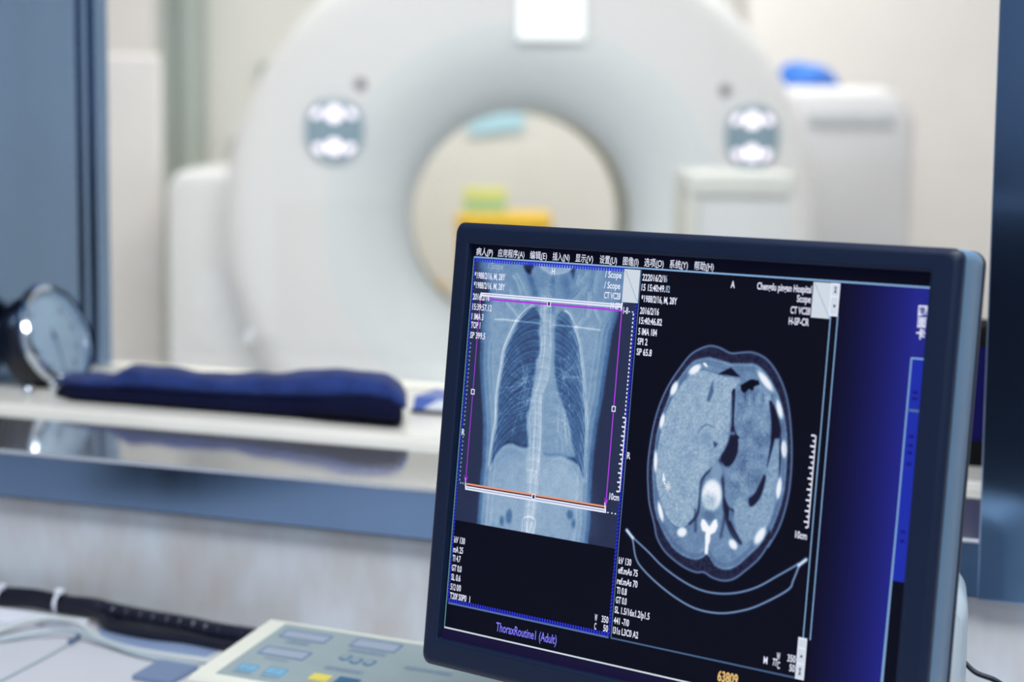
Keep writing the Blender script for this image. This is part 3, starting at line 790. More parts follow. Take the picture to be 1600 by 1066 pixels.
K = {
'body_left':[(59,113),(46,141),(38,183),(43,247),(46,302),(54,348),(61,387),(68,423),(74,460),(78,515),(81,570),(78,572),(80,636),(80,710)],
'body_right':[(476,121),(469,143),(463,169),(455,195),(452,237),(448,285),(445,324),(444,349),(434,424),(431,483),(431,557),(433,615),(437,664),(434,711)],
'lung_r':[(206,143),(182,158),(161,184),(142,226),(127,262),(124,303),(119,342),(115,380),(118,442),(114,477),(109,522),(108,561),(122,532),(139,509),(157,498),(175,495),(194,499),(210,501),(224,498),(224,480),(216,444),(217,419),(222,395),(229,304),(228,279),(236,264),(235,231),(228,205),(234,187),(231,171),(220,148)],
'lung_l':[(277,187),(282,167),(292,153),(307,149),(319,157),(340,180),(346,194),(359,226),(367,260),(375,292),(385,339),(393,384),(401,442),(405,501),(408,559),(390,529),(370,517),(347,511),(372,502),(362,476),(350,436),(336,408),(313,362),(297,328),(290,298),(285,271),(284,242),(279,213),(279,188)],
'heart':[(290,298),(297,328),(313,362),(336,408),(350,436),(362,476),(372,502),(347,511),(324,509),(291,513),(278,513),(265,427),(261,367)],
'dome_r':[(108,562),(122,532),(139,509),(157,498),(175,495),(194,499),(210,501),(224,498)],
'dome_l':[(408,561),(390,529),(370,517),(347,511),(324,509),(291,513),(278,513)],
'rib_r1':[(203,142),(182,158),(163,177),(154,189),(135,227),(122,262),(118,303),(113,342),(111,381),(114,442),(111,478),(106,522),(106,559)],
'rib_l1':[(307,149),(321,157),(337,179),(343,192),(359,226),(368,260),(376,292),(385,339),(385,355),(394,384),(401,442),(405,501),(409,559)],
'spine':[(246,117),(251,185),(255,248),(253,320),(240,369),(242,423),(247,477),(248,549),(246,555),(249,604),(247,655),(248,708)],
'spine_edge':[(252,368),(258,422),(260,476),(263,529),(267,562)],
'spine_left':[(243,222),(239,267),(229,308),(221,407),(218,444),(226,479),(227,552)],
'hline1':[(86,187),(116,185),(167,186),(232,186)],
'hline2':[(276,187),(341,187),(385,188),(418,189)],
'head':[(266,41),(304,38),(228,41),(267,56)],
'gap_l':[(162,43),(195,41),(191,56),(187,65),(171,58)],
'slit_l':[(173,58),(188,56),(221,119),(201,120)],
'gap_r':[(306,42),(328,42),(324,73),(316,55)],
'trachea':[(251,67),(267,68),(273,159),(257,160)],
'shoulder':[[(131,72),(149,91),(159,119)],[(142,66),(163,93),(178,118)],[(125,109),(138,139)],[(117,142),(155,172)],[(163,130),(176,147)],[(364,49),(352,62),(348,73)],[(365,79),(351,98),(327,121)],[(338,59),(334,81)],[(398,42),(386,57),(388,95)],[(373,100),(371,118),(373,157)],[(395,139),(406,160)],[(206,143),(233,169)],[(307,149),(282,170),(266,189)],[(362,163),(342,187),(324,203)]],
'gas':[[(182,678),(192,677),(180,660)],[(160,693),(167,692),(159,681)],[(372,648),(382,646),(371,637)],[(385,669),(391,668),(384,658)]],
'stomach_l':[(289,532),(325,513),(360,527),(385,556),(396,591),(380,616),(305,614),(277,594),(273,561)],
'vert_box':[(227,680),(267,678),(263,710),(227,711)],
'ct_skin':[(593,534),(590,488),(595,419),(608,358),(630,305),(661,257),(690,223),(731,203),(763,204),(795,214),(826,210),(857,208),(894,221),(928,255),(953,301),(968,356),(978,421),(981,486),(976,543),(962,597),(938,645),(944,629),(918,673),(883,708),(855,731),(826,740),(795,737),(772,729),(750,732),(718,726),(685,712),(656,694),(633,667),(622,636),(603,588)],
'ct_wall':[(603,505),(605,464),(609,413),(623,361),(644,308),(672,265),(697,240),(733,229),(766,232),(798,237),(829,235),(865,234),(897,254),(926,290),(949,336),(963,392),(968,452),(968,509),(958,563),(940,614),(939,604),(919,640),(892,670),(861,700),(832,714),(805,711),(791,700),(778,687),(760,699),(738,704),(706,698),(678,683),(652,656),(631,625),(636,639),(616,586)],
'liver':[(616,440),(624,384),(646,331),(675,287),(710,262),(747,263),(790,270),(827,273),(814,297),(806,320),(809,382),(805,418),(792,447),(784,465),(770,485),(751,510),(746,542),(742,583),(724,617),(693,635),(659,617),(632,575),(617,531),(612,486)],
'stomach':[(814,297),(833,282),(880,282),(908,305),(917,353),(920,405),(918,458),(906,495),(879,534),(843,538),(820,515),(820,488),(835,459),(836,415),(821,363),(813,324)],
'air':[(829,286),(848,274),(858,269),(876,271),(880,279),(865,285),(863,296),(852,291),(841,303),(832,297)],
'fat_tri':[(766,265),(799,247),(827,267)],
'fat_mid':[(807,306),(812,301),(815,372),(824,398),(834,406),(836,441),(823,470),(806,476),(791,460),(802,436),(810,413),(813,373)],
'fat_right':[(907,312),(922,322),(945,372),(943,396),(932,399),(925,431),(916,467),(921,414),(918,361)],
'fat_ring_r':[(943,376),(951,410),(953,463),(951,485),(946,429)],
'spleen':[(932,399),(943,411),(949,446),(946,490),(945,534),(940,579),(918,617),(889,639),(864,642),(843,592),(840,557),(859,539),(882,560),(905,535),(916,489),(924,449)],
'fat_gap':[(911,483),(917,489),(907,535),(884,561),(876,543),(891,528)],
'fat_low':[(807,543),(825,568),(839,575),(836,602),(858,634),(869,646),(847,631),(827,608),(813,574)],
'adrenal':[(826,572),(838,579),(838,602),(827,599)],
'crus_l':[(770,485),(746,515),(744,556),(741,597),(722,622)],
'crus_r':[(791,465),(802,508),(809,552),(820,595),(839,628),(864,647)],
'aorta':[(785,490),(802,488),(783,470)],
'ivc':[(748,417),(765,415),(746,401)],
'vessel':[(750,307),(749,334)],
'vert':[(776,547),(803,544),(772,511)],
'vert_in':[(771,557),(792,554),(769,532)],
'canal':[(774,596),(790,594),(772,584)],
'spinous':[(752,618),(755,606),(763,607),(777,621),(787,604),(795,601),(800,616),(794,632),(782,639),(781,659),(778,664),(779,685),(770,686),(769,662),(767,640),(769,636),(758,633)],
'ribs':[[(687,270),(714,251)],[(641,325),(653,296)],[(618,406),(623,375)],[(613,510),(610,465)],[(630,585),(645,625)],[(692,649),(713,640)],[(836,646),(853,660)],[(904,641),(924,605)],[(952,531),(954,487)],[(955,402),(960,436)],[(930,312),(944,349)],[(874,251),(914,289)],[(724,244),(733,250)]],
'ribw':[16,15,11,9,11,20,17,18,12,13,12,15,6],
'tab_up':[(564,677),(611,704),(655,732),(712,757),(767,771),(820,771),(871,760),(920,739),(968,707),(1019,672)],
'tab_lo':[(565,684),(578,724),(601,748),(651,778),(708,803),(763,817),(825,816),(884,800),(933,777),(998,734),(1010,710),(1021,677)],
'tips':[[(545,662),(564,678)],[(1021,674),(1038,659)]],
'cursor':[(637,511),(646,530),(642,529),(645,539),(642,540),(639,531),(635,532)],
'cross':[(653,543)],
'scale1':[(516,394),(517,572)],
'scale2':[(1039,379),(1035,585)],
}

# ------------------------------------------------------------------ the monitor
S = 0.376 / 1280                                     # one screen pixel in metres
MM = Matrix.Translation((-0.02906907, 1.44828308, 1.17802886)) @ Matrix.Rotation(R(-38.8767), 4, 'Z') @ Matrix.Rotation(R(-6.48), 4, 'X')
ctr = MM @ Vector((650 * S, 0.05, -1030 * S))
MB = Matrix.Translation((ctr.x, ctr.y, DESK)) @ Matrix.Rotation(R(-38.8767), 4, 'Z')
mon = empty('monitor', MB, 'large dark monitor in the foreground showing chest and abdomen scans', 'monitor')
REL = MB.inverted() @ MM                             # screen frame within the monitor


def sp(x, y, off=0.0):                               # screen pixel -> local point, off towards the viewer
    return (x * S, -off, -(y - 32) * S)


X0, X1, Y0, Y1 = -60 * S, 1361 * S, -(1094 - 32) * S, (32 + 57) * S


def ring(g, r, y, n=6):
    return [(x, y, z) for x, z in rrect(X0 + g, X1 - g, Y0 + g, Y1 - g, max(r, .0005), n)]


def hole(g, r, y, n=6):
    return [(x, y, z) for x, z in rrect(-7 * S - g, 1291 * S + g, -(1022 - 32) * S - g, 34 * S + g, max(r, .0004), n)]


bm = bmesh.new()
loft(bm, [ring(.0035, .004, .006), ring(.0012, .006, .002), ring(.0005, .007, -.002), ring(.002, .007, -.0045), ring(.0045, .0065, -.006), ring(.0062, .006, -.00605), hole(.0028, .003, -.00605), hole(.0012, .002, -.006), hole(0, .0015, -.0052), hole(-.0006, .001, .0015)], cap0=False, cap1=False)
bez = link('bezel', bm, M['bezel'], mon, smooth=True, matrix=REL)
bm = bmesh.new()
loft(bm, [ring(.0012, .006, .0025), ring(.0005, .0075, .004), ring(.0005, .009, .026), ring(.0016, .009, .0275)], cap0=False, cap1=False)
link('side_trim', bm, M['side_silver'], mon, smooth=True, matrix=REL)
bm = bmesh.new()
loft(bm, [ring(.0016, .009, .0275), ring(.0002, .009, .0285), ring(.0006, .009, .031), ring(.006, .012, .036), ring(.05, .02, .058), ring(.09, .02, .066)], cap0=False)
link('back_cover', bm, M['bezel_dark'], mon, smooth=True, matrix=REL)
RELI = MB.inverted()
nk = MM @ Vector((650 * S, 0.062, -800 * S))
bm = bmesh.new()
pn = RELI @ nk
loft(bm, [[(x, pn.y + .006 + y, 0.012) for x, y in rrect(-.05, .05, -.02, .02, .01, 4)], [(x, pn.y + .012 + y, .14) for x, y in rrect(-.045, .045, -.016, .016, .01, 4)], [(x, pn.y + .018 + y, pn.z) for x, y in rrect(-.045, .045, -.014, .014, .01, 4)]])
link('neck', bm, M['bezel_dark'], mon, smooth=True)
bm = bmesh.new()
fo = lambda k, z: [(x * k, pn.y - .02 + y * k, z) for x, y in rrect(-.105, .105, -.085, .075, .05, 8)]
loft(bm, [fo(1, .0005), fo(1, .008), fo(.96, .014)])
link('foot', bm, M['bezel_dark'], mon, smooth=True)

# the lit panel
bm = bmesh.new()
quad(bm, [sp(-9, 1026), sp(1295, 1026), sp(1295, -6), sp(-9, -6)])
scr = link('screen', bm, G['black'], mon, matrix=REL, recalc=False)


def on_screen(name, bm, m):
    return link(name, bm, m, scr, recalc=False)


class Layer:
    """flat marks on the screen, several colours in one mesh"""
    def __init__(self, off):
        self.bm, self.off, self.mats, self.idx = bmesh.new(), off, [], {}

    def mi(self, key):
        if key not in self.idx:
            self.idx[key] = len(self.mats)
            self.mats.append(G[key])
        return self.idx[key]

    def poly(self, pts, key, o=0.0):
        f = quad(self.bm, [sp(x, y, self.off + o) for x, y in pts])
        f.normal_update()
        if f.normal.y > 0:
            f.normal_flip()
        f.material_index = self.mi(key)

    def rect(self, x0, y0, x1, y1, key, o=0.0):
        self.poly([(x0, y1), (x1, y1), (x1, y0), (x0, y0)], key, o)

    def line(self, x0, y0, x1, y1, w, key, o=0.0):
        dx, dy = x1 - x0, y1 - y0
        l = math.hypot(dx, dy)
        nx, ny = -dy / l * w / 2, dx / l * w / 2
        self.poly([(x0 + nx, y0 + ny), (x1 + nx, y1 + ny), (x1 - nx, y1 - ny), (x0 - nx, y0 - ny)], key, o)

    def frame(self, x0, y0, x1, y1, w, key, o=0.0):
        self.rect(x0, y0, x1, y0 + w, key, o)
        self.rect(x0, y1 - w, x1, y1, key, o)
        self.rect(x0, y0 + w, x0 + w, y1 - w, key, o)
        self.rect(x1 - w, y0 + w, x1, y1 - w, key, o)

    def done(self, name):
        return on_screen(name, self.bm, self.mats)


DG = None


def text_mesh(body, bold):
    cu = bpy.data.curves.new('txt', 'FONT')
    cu.body = body
    cu.size = 1.0
    cu.offset = bold
    cu.resolution_u = 3
    o = bpy.data.objects.new('txt', cu)
    COL.objects.link(o)
    dg = bpy.context.evaluated_depsgraph_get()
    me = bpy.data.meshes.new_from_object(o.evaluated_get(dg))
    bpy.data.objects.remove(o)
    bpy.data.curves.remove(cu)
    return me


CAP = None


def cap_height():
    me = text_mesh('H', 0.0)
    return max(v.co.y for v in me.vertices)


CAP = cap_height()


def write(layer, body, x0, ybase, x1, cap, key, bold=0.02, o=0.0):
    """lettering with its baseline at ybase, capitals cap pixels tall, stretched to span x0..x1"""
    me = text_mesh(body, bold)
    if not me.vertices:
        return
    xs = [v.co.x for v in me.vertices]
    a, b = min(xs), max(xs)
    kx = (x1 - x0) / (b - a)
    ky = cap / CAP
    vs = [layer.bm.verts.new(sp(x0 + (v.co.x - a) * kx, ybase - v.co.y * ky, layer.off + o)) for v in me.vertices]
    mi = layer.mi(key)
    for p in me.polygons:
        try:
            f = layer.bm.faces.new([vs[i] for i in p.vertices])
        except ValueError:
            continue
        f.normal_update()
        if f.normal.y > 0:
            f.normal_flip()
        f.material_index = mi
    bpy.data.meshes.remove(me)


# --- scan pictures: brightness worked out on a pixel raster, kept as vertex colours of a fine grid
class Raster:
    def __init__(self, x0, y0, x1, y1, bgv):
        self.x0, self.y0, self.w, self.h = x0, y0, x1 - x0 + 1, y1 - y0 + 1
        self.v = np.full((self.h, self.w), bgv, float)
        self.X, self.Y = np.meshgrid(np.arange(x0, x1 + 1), np.arange(y0, y1 + 1))

    def blur(self, a, s):
        if s <= 0:
            return a
        k = np.arange(-int(3 * s + 1), int(3 * s + 1) + 1)
        g = np.exp(-k * k / (2 * s * s))
        g /= g.sum()
        p = len(k) // 2
        a = np.pad(a, p, mode='edge')
        a = np.apply_along_axis(lambda r: np.convolve(r, g, 'valid'), 1, a)
        return np.apply_along_axis(lambda r: np.convolve(r, g, 'valid'), 0, a)

    def mask(self, poly, s=1.0, smooth=True):
        P = [(p.x, p.y) for p in catmull([(x, y, 0) for x, y in poly + [poly[0]]], 5)] if smooth and len(poly) > 4 else poly
        m = np.zeros(self.v.shape, bool)
        n = len(P)
        for i in range(n):
            xa, ya = P[i]
            xb, yb = P[(i + 1) % n]
            if ya == yb:
                continue
            r0, r1 = max(0, int(min(ya, yb)) - self.y0), min(self.h, int(max(ya, yb)) + 2 - self.y0)
            if r1 <= r0:
                continue
            Y = self.Y[r0:r1]
            c = ((ya > Y) != (yb > Y)) & (self.X[r0:r1] < (xb - xa) * (Y - ya) / (yb - ya) + xa)
            m[r0:r1] ^= c
        return self.blur(m.astype(float), s)

    def stroke(self, pts, w, smooth=True, soft=0.8):
        P = [(p.x, p.y) for p in catmull([(x, y, 0) for x, y in pts], 6)] if smooth and len(pts) > 2 else pts
        d = np.full(self.v.shape, 1e9)
        for (xa, ya), (xb, yb) in zip(P, P[1:]):
            q = 4 * w + 6
            r0, r1 = int(max(0, min(ya, yb) - q - self.y0)), int(min(self.h, max(ya, yb) + q - self.y0))
            c0, c1 = int(max(0, min(xa, xb) - q - self.x0)), int(min(self.w, max(xa, xb) + q - self.x0))
            if r1 <= r0 or c1 <= c0:
                continue
            X, Y = self.X[r0:r1, c0:c1], self.Y[r0:r1, c0:c1]
            dx, dy = xb - xa, yb - ya
            t = np.clip(((X - xa) * dx + (Y - ya) * dy) / max(dx * dx + dy * dy, 1e-6), 0, 1)
            d[r0:r1, c0:c1] = np.minimum(d[r0:r1, c0:c1], np.hypot(X - xa - t * dx, Y - ya - t * dy))
        return np.exp(-(d / (w * soft)) ** 2)

    def ell(self, pts, s=1.0):
        """ellipse from centre, right point and top point"""
        (cx, cy), (rx, _), (_, ty) = pts
        a, b = max(abs(rx - cx), 2), max(abs(ty - cy), 2)
        q = np.hypot((self.X - cx) / a, (self.Y - cy) / b)
        return 1 / (1 + np.exp((q - 1) * min(a, b) / s))

    def mix(self, m, val):
        self.v = self.v * (1 - m) + val * m

    def add(self, m, val):
        self.v = self.v + val * m

    def noise(self, s):
        n = self.blur(rng.standard_normal(self.v.shape), s)
        return n / n.std()

    def grid(self, name, step, cmap, off):
        ys, xs = np.arange(0, self.h, step), np.arange(0, self.w, step)
        v = np.clip(self.blur(self.v, 0.7), 0, 1)[np.ix_(ys, xs)]
        stops = np.array([c[0] for c in cmap])
        rgb = np.stack([np.interp(v, stops, [c[1][k] for c in cmap]) for k in range(3)], -1) / 255.0
        rgb = np.where(rgb <= 0.04045, rgb / 12.92, ((rgb + 0.055) / 1.055) ** 2.4)
        return pixel_grid(name, xs + self.x0, ys + self.y0, rgb, off)


def pixel_grid(name, xs, ys, rgb, off):
    h, w = len(ys), len(xs)
    XX, YY = np.meshgrid(xs, ys)
    co = np.stack([XX * S, np.full(XX.shape, -off), -(YY - 32) * S], -1).reshape(-1, 3)
    i = (np.arange(h - 1)[:, None] * w + np.arange(w - 1)[None, :]).ravel()
    faces = np.stack([i + w, i + w + 1, i + 1, i], -1)
    me = bpy.data.meshes.new(name)
    me.vertices.add(len(co))
    me.vertices.foreach_set('co', co.ravel())
    me.loops.add(faces.size)
    me.loops.foreach_set('vertex_index', faces.ravel())
    me.polygons.add(len(faces))
    me.polygons.foreach_set('loop_start', np.arange(0, faces.size, 4))
    me.polygons.foreach_set('loop_total', np.full(len(faces), 4))
    at = me.color_attributes.new('pixel', 'FLOAT_COLOR', 'POINT')
    at.data.foreach_set('color', np.concatenate([rgb.reshape(-1, 3), np.ones((h * w, 1))], 1).ravel())
    me.update()
    me.validate()
    me.materials.append(SCREENMAT)
    o = bpy.data.objects.new(name, me)
    COL.objects.link(o)
    o.parent = scr
    return o


XCMAP = [(0, (10, 11, 36)), (.12, (33, 40, 68)), (.2, (48, 60, 92)), (.33, (58, 88, 134)), (.45, (86, 122, 166)), (.57, (118, 150, 184)), (.7, (152, 178, 204)), (.85, (196, 212, 230)), (1, (236, 242, 252))]
CCMAP = [(0, (6, 7, 26)), (.1, (20, 21, 46)), (.2, (44, 48, 78)), (.35, (74, 98, 138)), (.5, (108, 138, 174)), (.65, (146, 172, 198)), (.8, (188, 206, 224)), (1, (246, 247, 255))]

# --- chest radiograph
r = Raster(6, 36, 520, 712, 0.155)
top = 36
bl, br = K['body_left'], K['body_right']
body = [(8, 30), (8, 70)] + bl + [(80, 716)] + [(br[-1][0], 716)] + br[::-1] + [(519, 112), (519, 30)]
bm_ = r.mask(body, 2.0, smooth=False)
deep = r.mask(body, 22, smooth=False)
r.mix(bm_, 0.29 + 0.31 * np.clip((deep - 0.45) * 2.0, 0, 1))
up = np.clip((175 - r.Y) / 90.0, 0, 1)
r.add(bm_ * up, -0.07)
r.add(bm_ * np.clip((60 - r.X) / 60.0, 0, 1) * up, -0.10)
# faint side bands of soft tissue
for k in range(6):
    r.add(r.stroke([(x + 9 + 7 * k, y) for x, y in bl[3:]], 3.0), 0.035 * (1 if k % 2 else -1))
    r.add(r.stroke([(x - 9 - 7 * k, y) for x, y in br[2:]], 3.0), 0.035 * (1 if k % 2 else -1))
# neck, head, shoulders
r.mix(r.mask(K['gap_l'], 2.5), 0.12)
r.add(r.mask(K['slit_l'], 4.0), -0.14)
r.mix(0.9 * r.mask(K['gap_r'], 3.0), 0.19)
r.add(r.mask([(282, 60), (300, 60), (330, 118), (300, 118)], 6.0), -0.08)
c, e, _, b_ = K['head']
hd = np.clip(1.6 - 1.6 * np.hypot((r.X - c[0]) / 62.0, (r.Y - 28) / 36.0), 0, 1)
r.mix(np.clip(hd * 6, 0, 1), 0.60 + 0.12 * (1 - hd))
r.add(r.mask(K['trachea'], 3.0), -0.10)
for s in K['shoulder']:
    s = [s[0]] + [((x0_ + x1_) / 2 + (y1_ - y0_) * .08, (y0_ + y1_) / 2) for (x0_, y0_), (x1_, y1_) in zip(s, s[1:])] + [s[-1]]
    r.add(r.stroke(s, 2.4), 0.10)
    r.add(r.stroke([(x + 6, y + 2) for x, y in s], 6.0), 0.06)
for dx in range(-3, 4):
    r.add(r.stroke([(110 + 9 * dx, 60), (118 + 10 * dx, 100), (112 + 12 * dx, 150)], 2.0), 0.05 * (rng.random() - .3))
    r.add(r.stroke([(400 + 9 * dx, 60), (392 + 10 * dx, 100), (398 + 12 * dx, 150)], 2.0), 0.05 * (rng.random() - .3))
for y in range(60, 150, 13):
    r.add(r.stroke([(250 + rng.integers(-10, 10), y), (254 + rng.integers(-14, 14), y + 6)], 4.0), 0.07)
# lungs
lr, ll = r.mask(K['lung_r'], 3.0), r.mask(K['lung_l'], 3.0)
ht = r.mask(K['heart'], 2.5)
r.add(lr, -0.30)
r.add(r.mask(K['lung_r'], 16) * lr, -0.03)
r.add(ll, -0.25)
r.add(r.mask(K['lung_l'], 16) * ll, -0.04)
r.add(ht, -0.015)
for k in range(26):
    x_, y_ = rng.uniform(300, 372), rng.uniform(300, 470)
    r.add(r.stroke([(x_, y_), (x_ + rng.uniform(-4, 14), y_ + rng.uniform(14, 40)), (x_ + rng.uniform(0, 22), y_ + rng.uniform(44, 80))], 2.0) * ht, 0.045)
r.add(r.stroke(K['lung_l'][-7:-3], 5.0) * ll, -0.05)
# diaphragm edges
for dm in (K['dome_r'], K['dome_l']):
    r.add(r.stroke([(x, y - 4) for x, y in dm], 4.5), -0.09)
    r.add(r.stroke([(x, y + 6) for x, y in dm], 6.0), 0.04)
r.add(r.mask([(160, 540), (240, 520), (330, 520), (430, 560), (455, 640), (440, 700), (110, 705), (100, 600)], 14), 0.05)
r.add(r.mask(K['stomach_l'], 5.0), 0.045)
r.add(r.stroke(K['stomach_l'][:6], 2.5), 0.05)
# spine
sp_ = K['spine']
band = r.stroke(sp_, 20, soft=1.0)
r.add(band, 0.07)
r.add(r.stroke([(x + 8, y) for x, y in sp_[2:]], 10, soft=1.0), 0.05)
r.add(r.stroke(K['spine_edge'], 3.0), 0.09)
r.add(r.stroke(K['spine_left'], 5.0), 0.06)
for k in range(11):
    o_ = rng.uniform(-24, 22)
    pts = [(x + o_ + rng.uniform(-4, 4), y) for x, y in sp_]
    r.add(r.stroke(pts, 1.8), 0.05)
for y in range(150, 700, 29):
    x = np.interp(y, [p[1] for p in sp_], [p[0] for p in sp_])
    r.add(r.stroke([(x - 17, y + 2), (x, y - 2), (x + 17, y + 2)], 2.2), 0.05)
    r.add(r.stroke([(x - 15, y + 8), (x, y + 6), (x + 15, y + 8)], 2.5), -0.03)
# thick bright rib margins
for rb in (K['rib_r1'], K['rib_l1']):
    r.add(r.stroke([(x - 2, y) for x, y in rb], 1.9), 0.26)
    r.add(r.stroke([(x + 3.5, y + 2) for x, y in rb], 1.6), 0.18)
    r.add(r.stroke(rb, 9.0), 0.08)
# rib arcs inside the lungs
inl = np.clip(lr + ll + 0.4 * ht, 0, 1)
ex_r = K['rib_r1']
ex_l = K['rib_l1']
for i, y in enumerate(range(205, 560, 31)):
    xo = np.interp(y, [p[1] for p in ex_r], [p[0] for p in ex_r])
    k = 0.8 + 0.25 * min(1, i / 5)
    pts = [(xo, y), (xo + 22 * k, y - 44 * k), (xo + 58 * k, y - 80 * k), (xo + 102 * k, y - 98 * k), (xo + 140 * k, y - 92 * k)]
    r.add(r.stroke(pts, 2.0) * inl, 0.12)
    r.add(r.stroke([(x + 5, y_ + 11) for x, y_ in pts], 2.0) * inl, 0.08)
    r.add(r.stroke([(x + 3, y_ + 6) for x, y_ in pts], 6.0) * inl, 0.05)
    xo = np.interp(y + 14, [p[1] for p in ex_l], [p[0] for p in ex_l])
    pts = [(xo, y + 14), (xo - 20 * k, y - 36 * k), (xo - 52 * k, y - 74 * k), (xo - 92 * k, y - 94 * k), (xo - 120 * k, y - 92 * k)]
    r.add(r.stroke(pts, 2.0) * inl, 0.11)
    r.add(r.stroke([(x - 5, y_ + 11) for x, y_ in pts], 2.0) * inl, 0.07)
    r.add(r.stroke([(x - 3, y_ + 6) for x, y_ in pts], 6.0) * inl, 0.04)
    # front ribs slope the other way
    xo = np.interp(y, [p[1] for p in ex_r], [p[0] for p in ex_r])
    r.add(r.stroke([(xo + 6, y - 10), (xo + 40, y + 26), (xo + 84, y + 56)], 3.0) * lr, 0.025)
    xo = np.interp(y, [p[1] for p in ex_l], [p[0] for p in ex_l])
    r.add(r.stroke([(xo - 6, y - 10), (xo - 40, y + 26), (xo - 80, y + 56)], 3.0) * ll, 0.025)
# vessels of the lung roots
for (hx, hy, a0, a1, msk, n) in ((206, 330, 100, 255, lr, 30), (214, 390, 80, 200, lr, 22), (318, 300, -75, 70, ll, 24), (338, 380, 20, 100, ht, 14)):
    for k in range(n):
        a = R(a0 + (a1 - a0) * rng.random())
        L = rng.uniform(35, 120)
        pts = [(hx + rng.normal(0, 9), hy + rng.normal(0, 22))]
        for t in (0.35, 0.7, 1.0):
            a += rng.uniform(-.25, .25)
            pts.append((hx + L * t * math.cos(a), hy + L * t * math.sin(a)))
        r.add(r.stroke(pts, rng.uniform(1.2, 2.4)) * np.clip(msk + .15, 0, 1), 0.06)
    for k in range(10):
        x, y = hx + rng.normal(0, 16), hy + rng.normal(0, 34)
        r.add(np.exp(-(np.hypot(r.X - x, r.Y - y) / rng.uniform(2, 4)) ** 2), 0.12)
# table edge line, gas, lumbar vertebra
r.add(r.stroke(K['hline1'], 2.6, smooth=False), 0.26)
r.add(r.stroke(K['hline2'], 2.6, smooth=False), 0.24)
for g_ in K['gas']:
    r.mix(0.8 * r.ell(g_, 1.6), 0.33)
vb = K['vert_box']
r.add(r.stroke([vb[3], vb[0], ((vb[0][0] + vb[1][0]) // 2, vb[0][1] - 10), vb[1], vb[2]], 2.4), 0.14)
r.add(r.stroke([(vb[0][0] + 12, vb[0][1] + 6), (vb[3][0] + 16, vb[3][1])], 2.0), 0.14)
r.add(r.stroke([(vb[1][0] - 12, vb[1][1] + 6), (vb[2][0] - 14, vb[2][1])], 2.0), 0.14)
for k in range(8):
    r.add(r.stroke([(96 + 5 * k, 520 + 14 * k), (88 + 6 * k, 610), (92 + 5 * k, 708)], 2.0) * bm_, 0.03)
    r.add(r.stroke([(190 + 9 * k, 560), (150 + 10 * k, 620), (120 + 8 * k, 700)], 2.2) * bm_, 0.028)
    r.add(r.stroke([(330 + 9 * k, 560), (370 + 9 * k, 630), (390 + 7 * k, 700)], 2.2) * bm_, 0.022)
r.add(r.noise(1.2) * bm_, 0.012)
r.add(r.noise(6.0) * bm_, 0.012)
r.add(r.noise(0.8), 0.006)
r.v[r.Y > 711] = 0.02
r.grid('chest_scan', 2, XCMAP, 0.0002)

# --- abdomen slice
q = Raster(527, 196, 1043, 926, 0.0)
n1, n2 = q.noise(1.5), q.noise(8.0)
sk = q.mask(K['ct_skin'], 1.2)
wl = q.mask(K['ct_wall'], 1.5)
q.mix(sk, 0.15)
q.v += sk * 0.02 * n1
q.mix(wl, 0.49)
q.v += wl * (0.018 * n1 + 0.02 * n2)
closed = K['ct_skin'] + [K['ct_skin'][0]]
q.mix(0.9 * q.stroke(closed, 3.4), 0.46)
# layered body wall inside the fat
cl = K['ct_wall'] + [K['ct_wall'][0]]
cw = sum(p[0] for p in cl) / len(cl)
ch = sum(p[1] for p in cl) / len(cl)
for k_, vv in ((.965, .28), (.93, .40), (.945, .30)):
    q.mix(0.55 * q.stroke([(cw + (x - cw) * k_, ch + (y - ch) * k_) for x, y in cl], 1.8), vv)
q.mix(0.7 * q.stroke(K['liver'][-9:] + K['liver'][:7], 3.5), 0.30)
lv = q.mask(K['liver'], 1.6)
q.mix(lv, 0.645)
q.v += lv * (0.035 * n1 + 0.012 * n2)
st = q.mask(K['stomach'], 1.8)
q.mix(st, 0.50)
q.v += st * (0.03 * n1 + 0.045 * n2)
spl = q.mask(K['spleen'], 1.8)
q.mix(spl, 0.59)
q.v += spl * (0.03 * n1 + 0.01 * n2)
for nm, vv, s in (('fat_mid', .12, 1.5), ('fat_right', .10, 1.5), ('fat_ring_r', .16, 1.2), ('fat_gap', .13, 1.5), ('fat_low', .14, 1.8), ('fat_tri', .06, 1.2)):
    q.mix(q.mask(K[nm], s, smooth=nm != 'fat_tri'), vv)
q.mix(q.stroke([(p[0] + 2, p[1]) for p in K['fat_mid'][:5]], 3.0), 0.08)
q.mix(0.85 * q.mask(K['adrenal'], 1.5, smooth=False), 0.45)
q.mix(0.8 * q.stroke([(K['fat_mid'][3][0] - 2, K['fat_mid'][3][1]), (K['fat_mid'][8][0] + 14, K['fat_mid'][8][1] - 60)], 5), 0.48)
q.mix(q.mask(K['air'], 1.2, smooth=False), 0.0)
ax, ay = K['air'][0]
for k in range(7):
    x = ax + 14 + 12 * k
    q.mix(0.6 * q.stroke([(x, ay + 12 + rng.integers(0, 10)), (x + 2, ay + 30 + rng.integers(0, 12))], 2.2), 0.72 if k % 2 else 0.2)
q.mix(0.85 * q.stroke(K['crus_l'], 5.0), 0.16)
q.mix(0.6 * q.stroke([(x + 13, y + 4) for x, y in K['crus_l'][:4]], 4.0), 0.46)
q.mix(0.85 * q.stroke(K['crus_r'], 6.0), 0.13)
q.mix(0.8 * q.stroke([(x - 12, y) for x, y in K['crus_r'][:5]], 4.5), 0.50)
q.mix(q.ell(K['aorta'], 2.0), 0.56)
q.mix(0.55 * q.ell(K['ivc'], 3.0), 0.50)
cx, cy = K['ivc'][0]
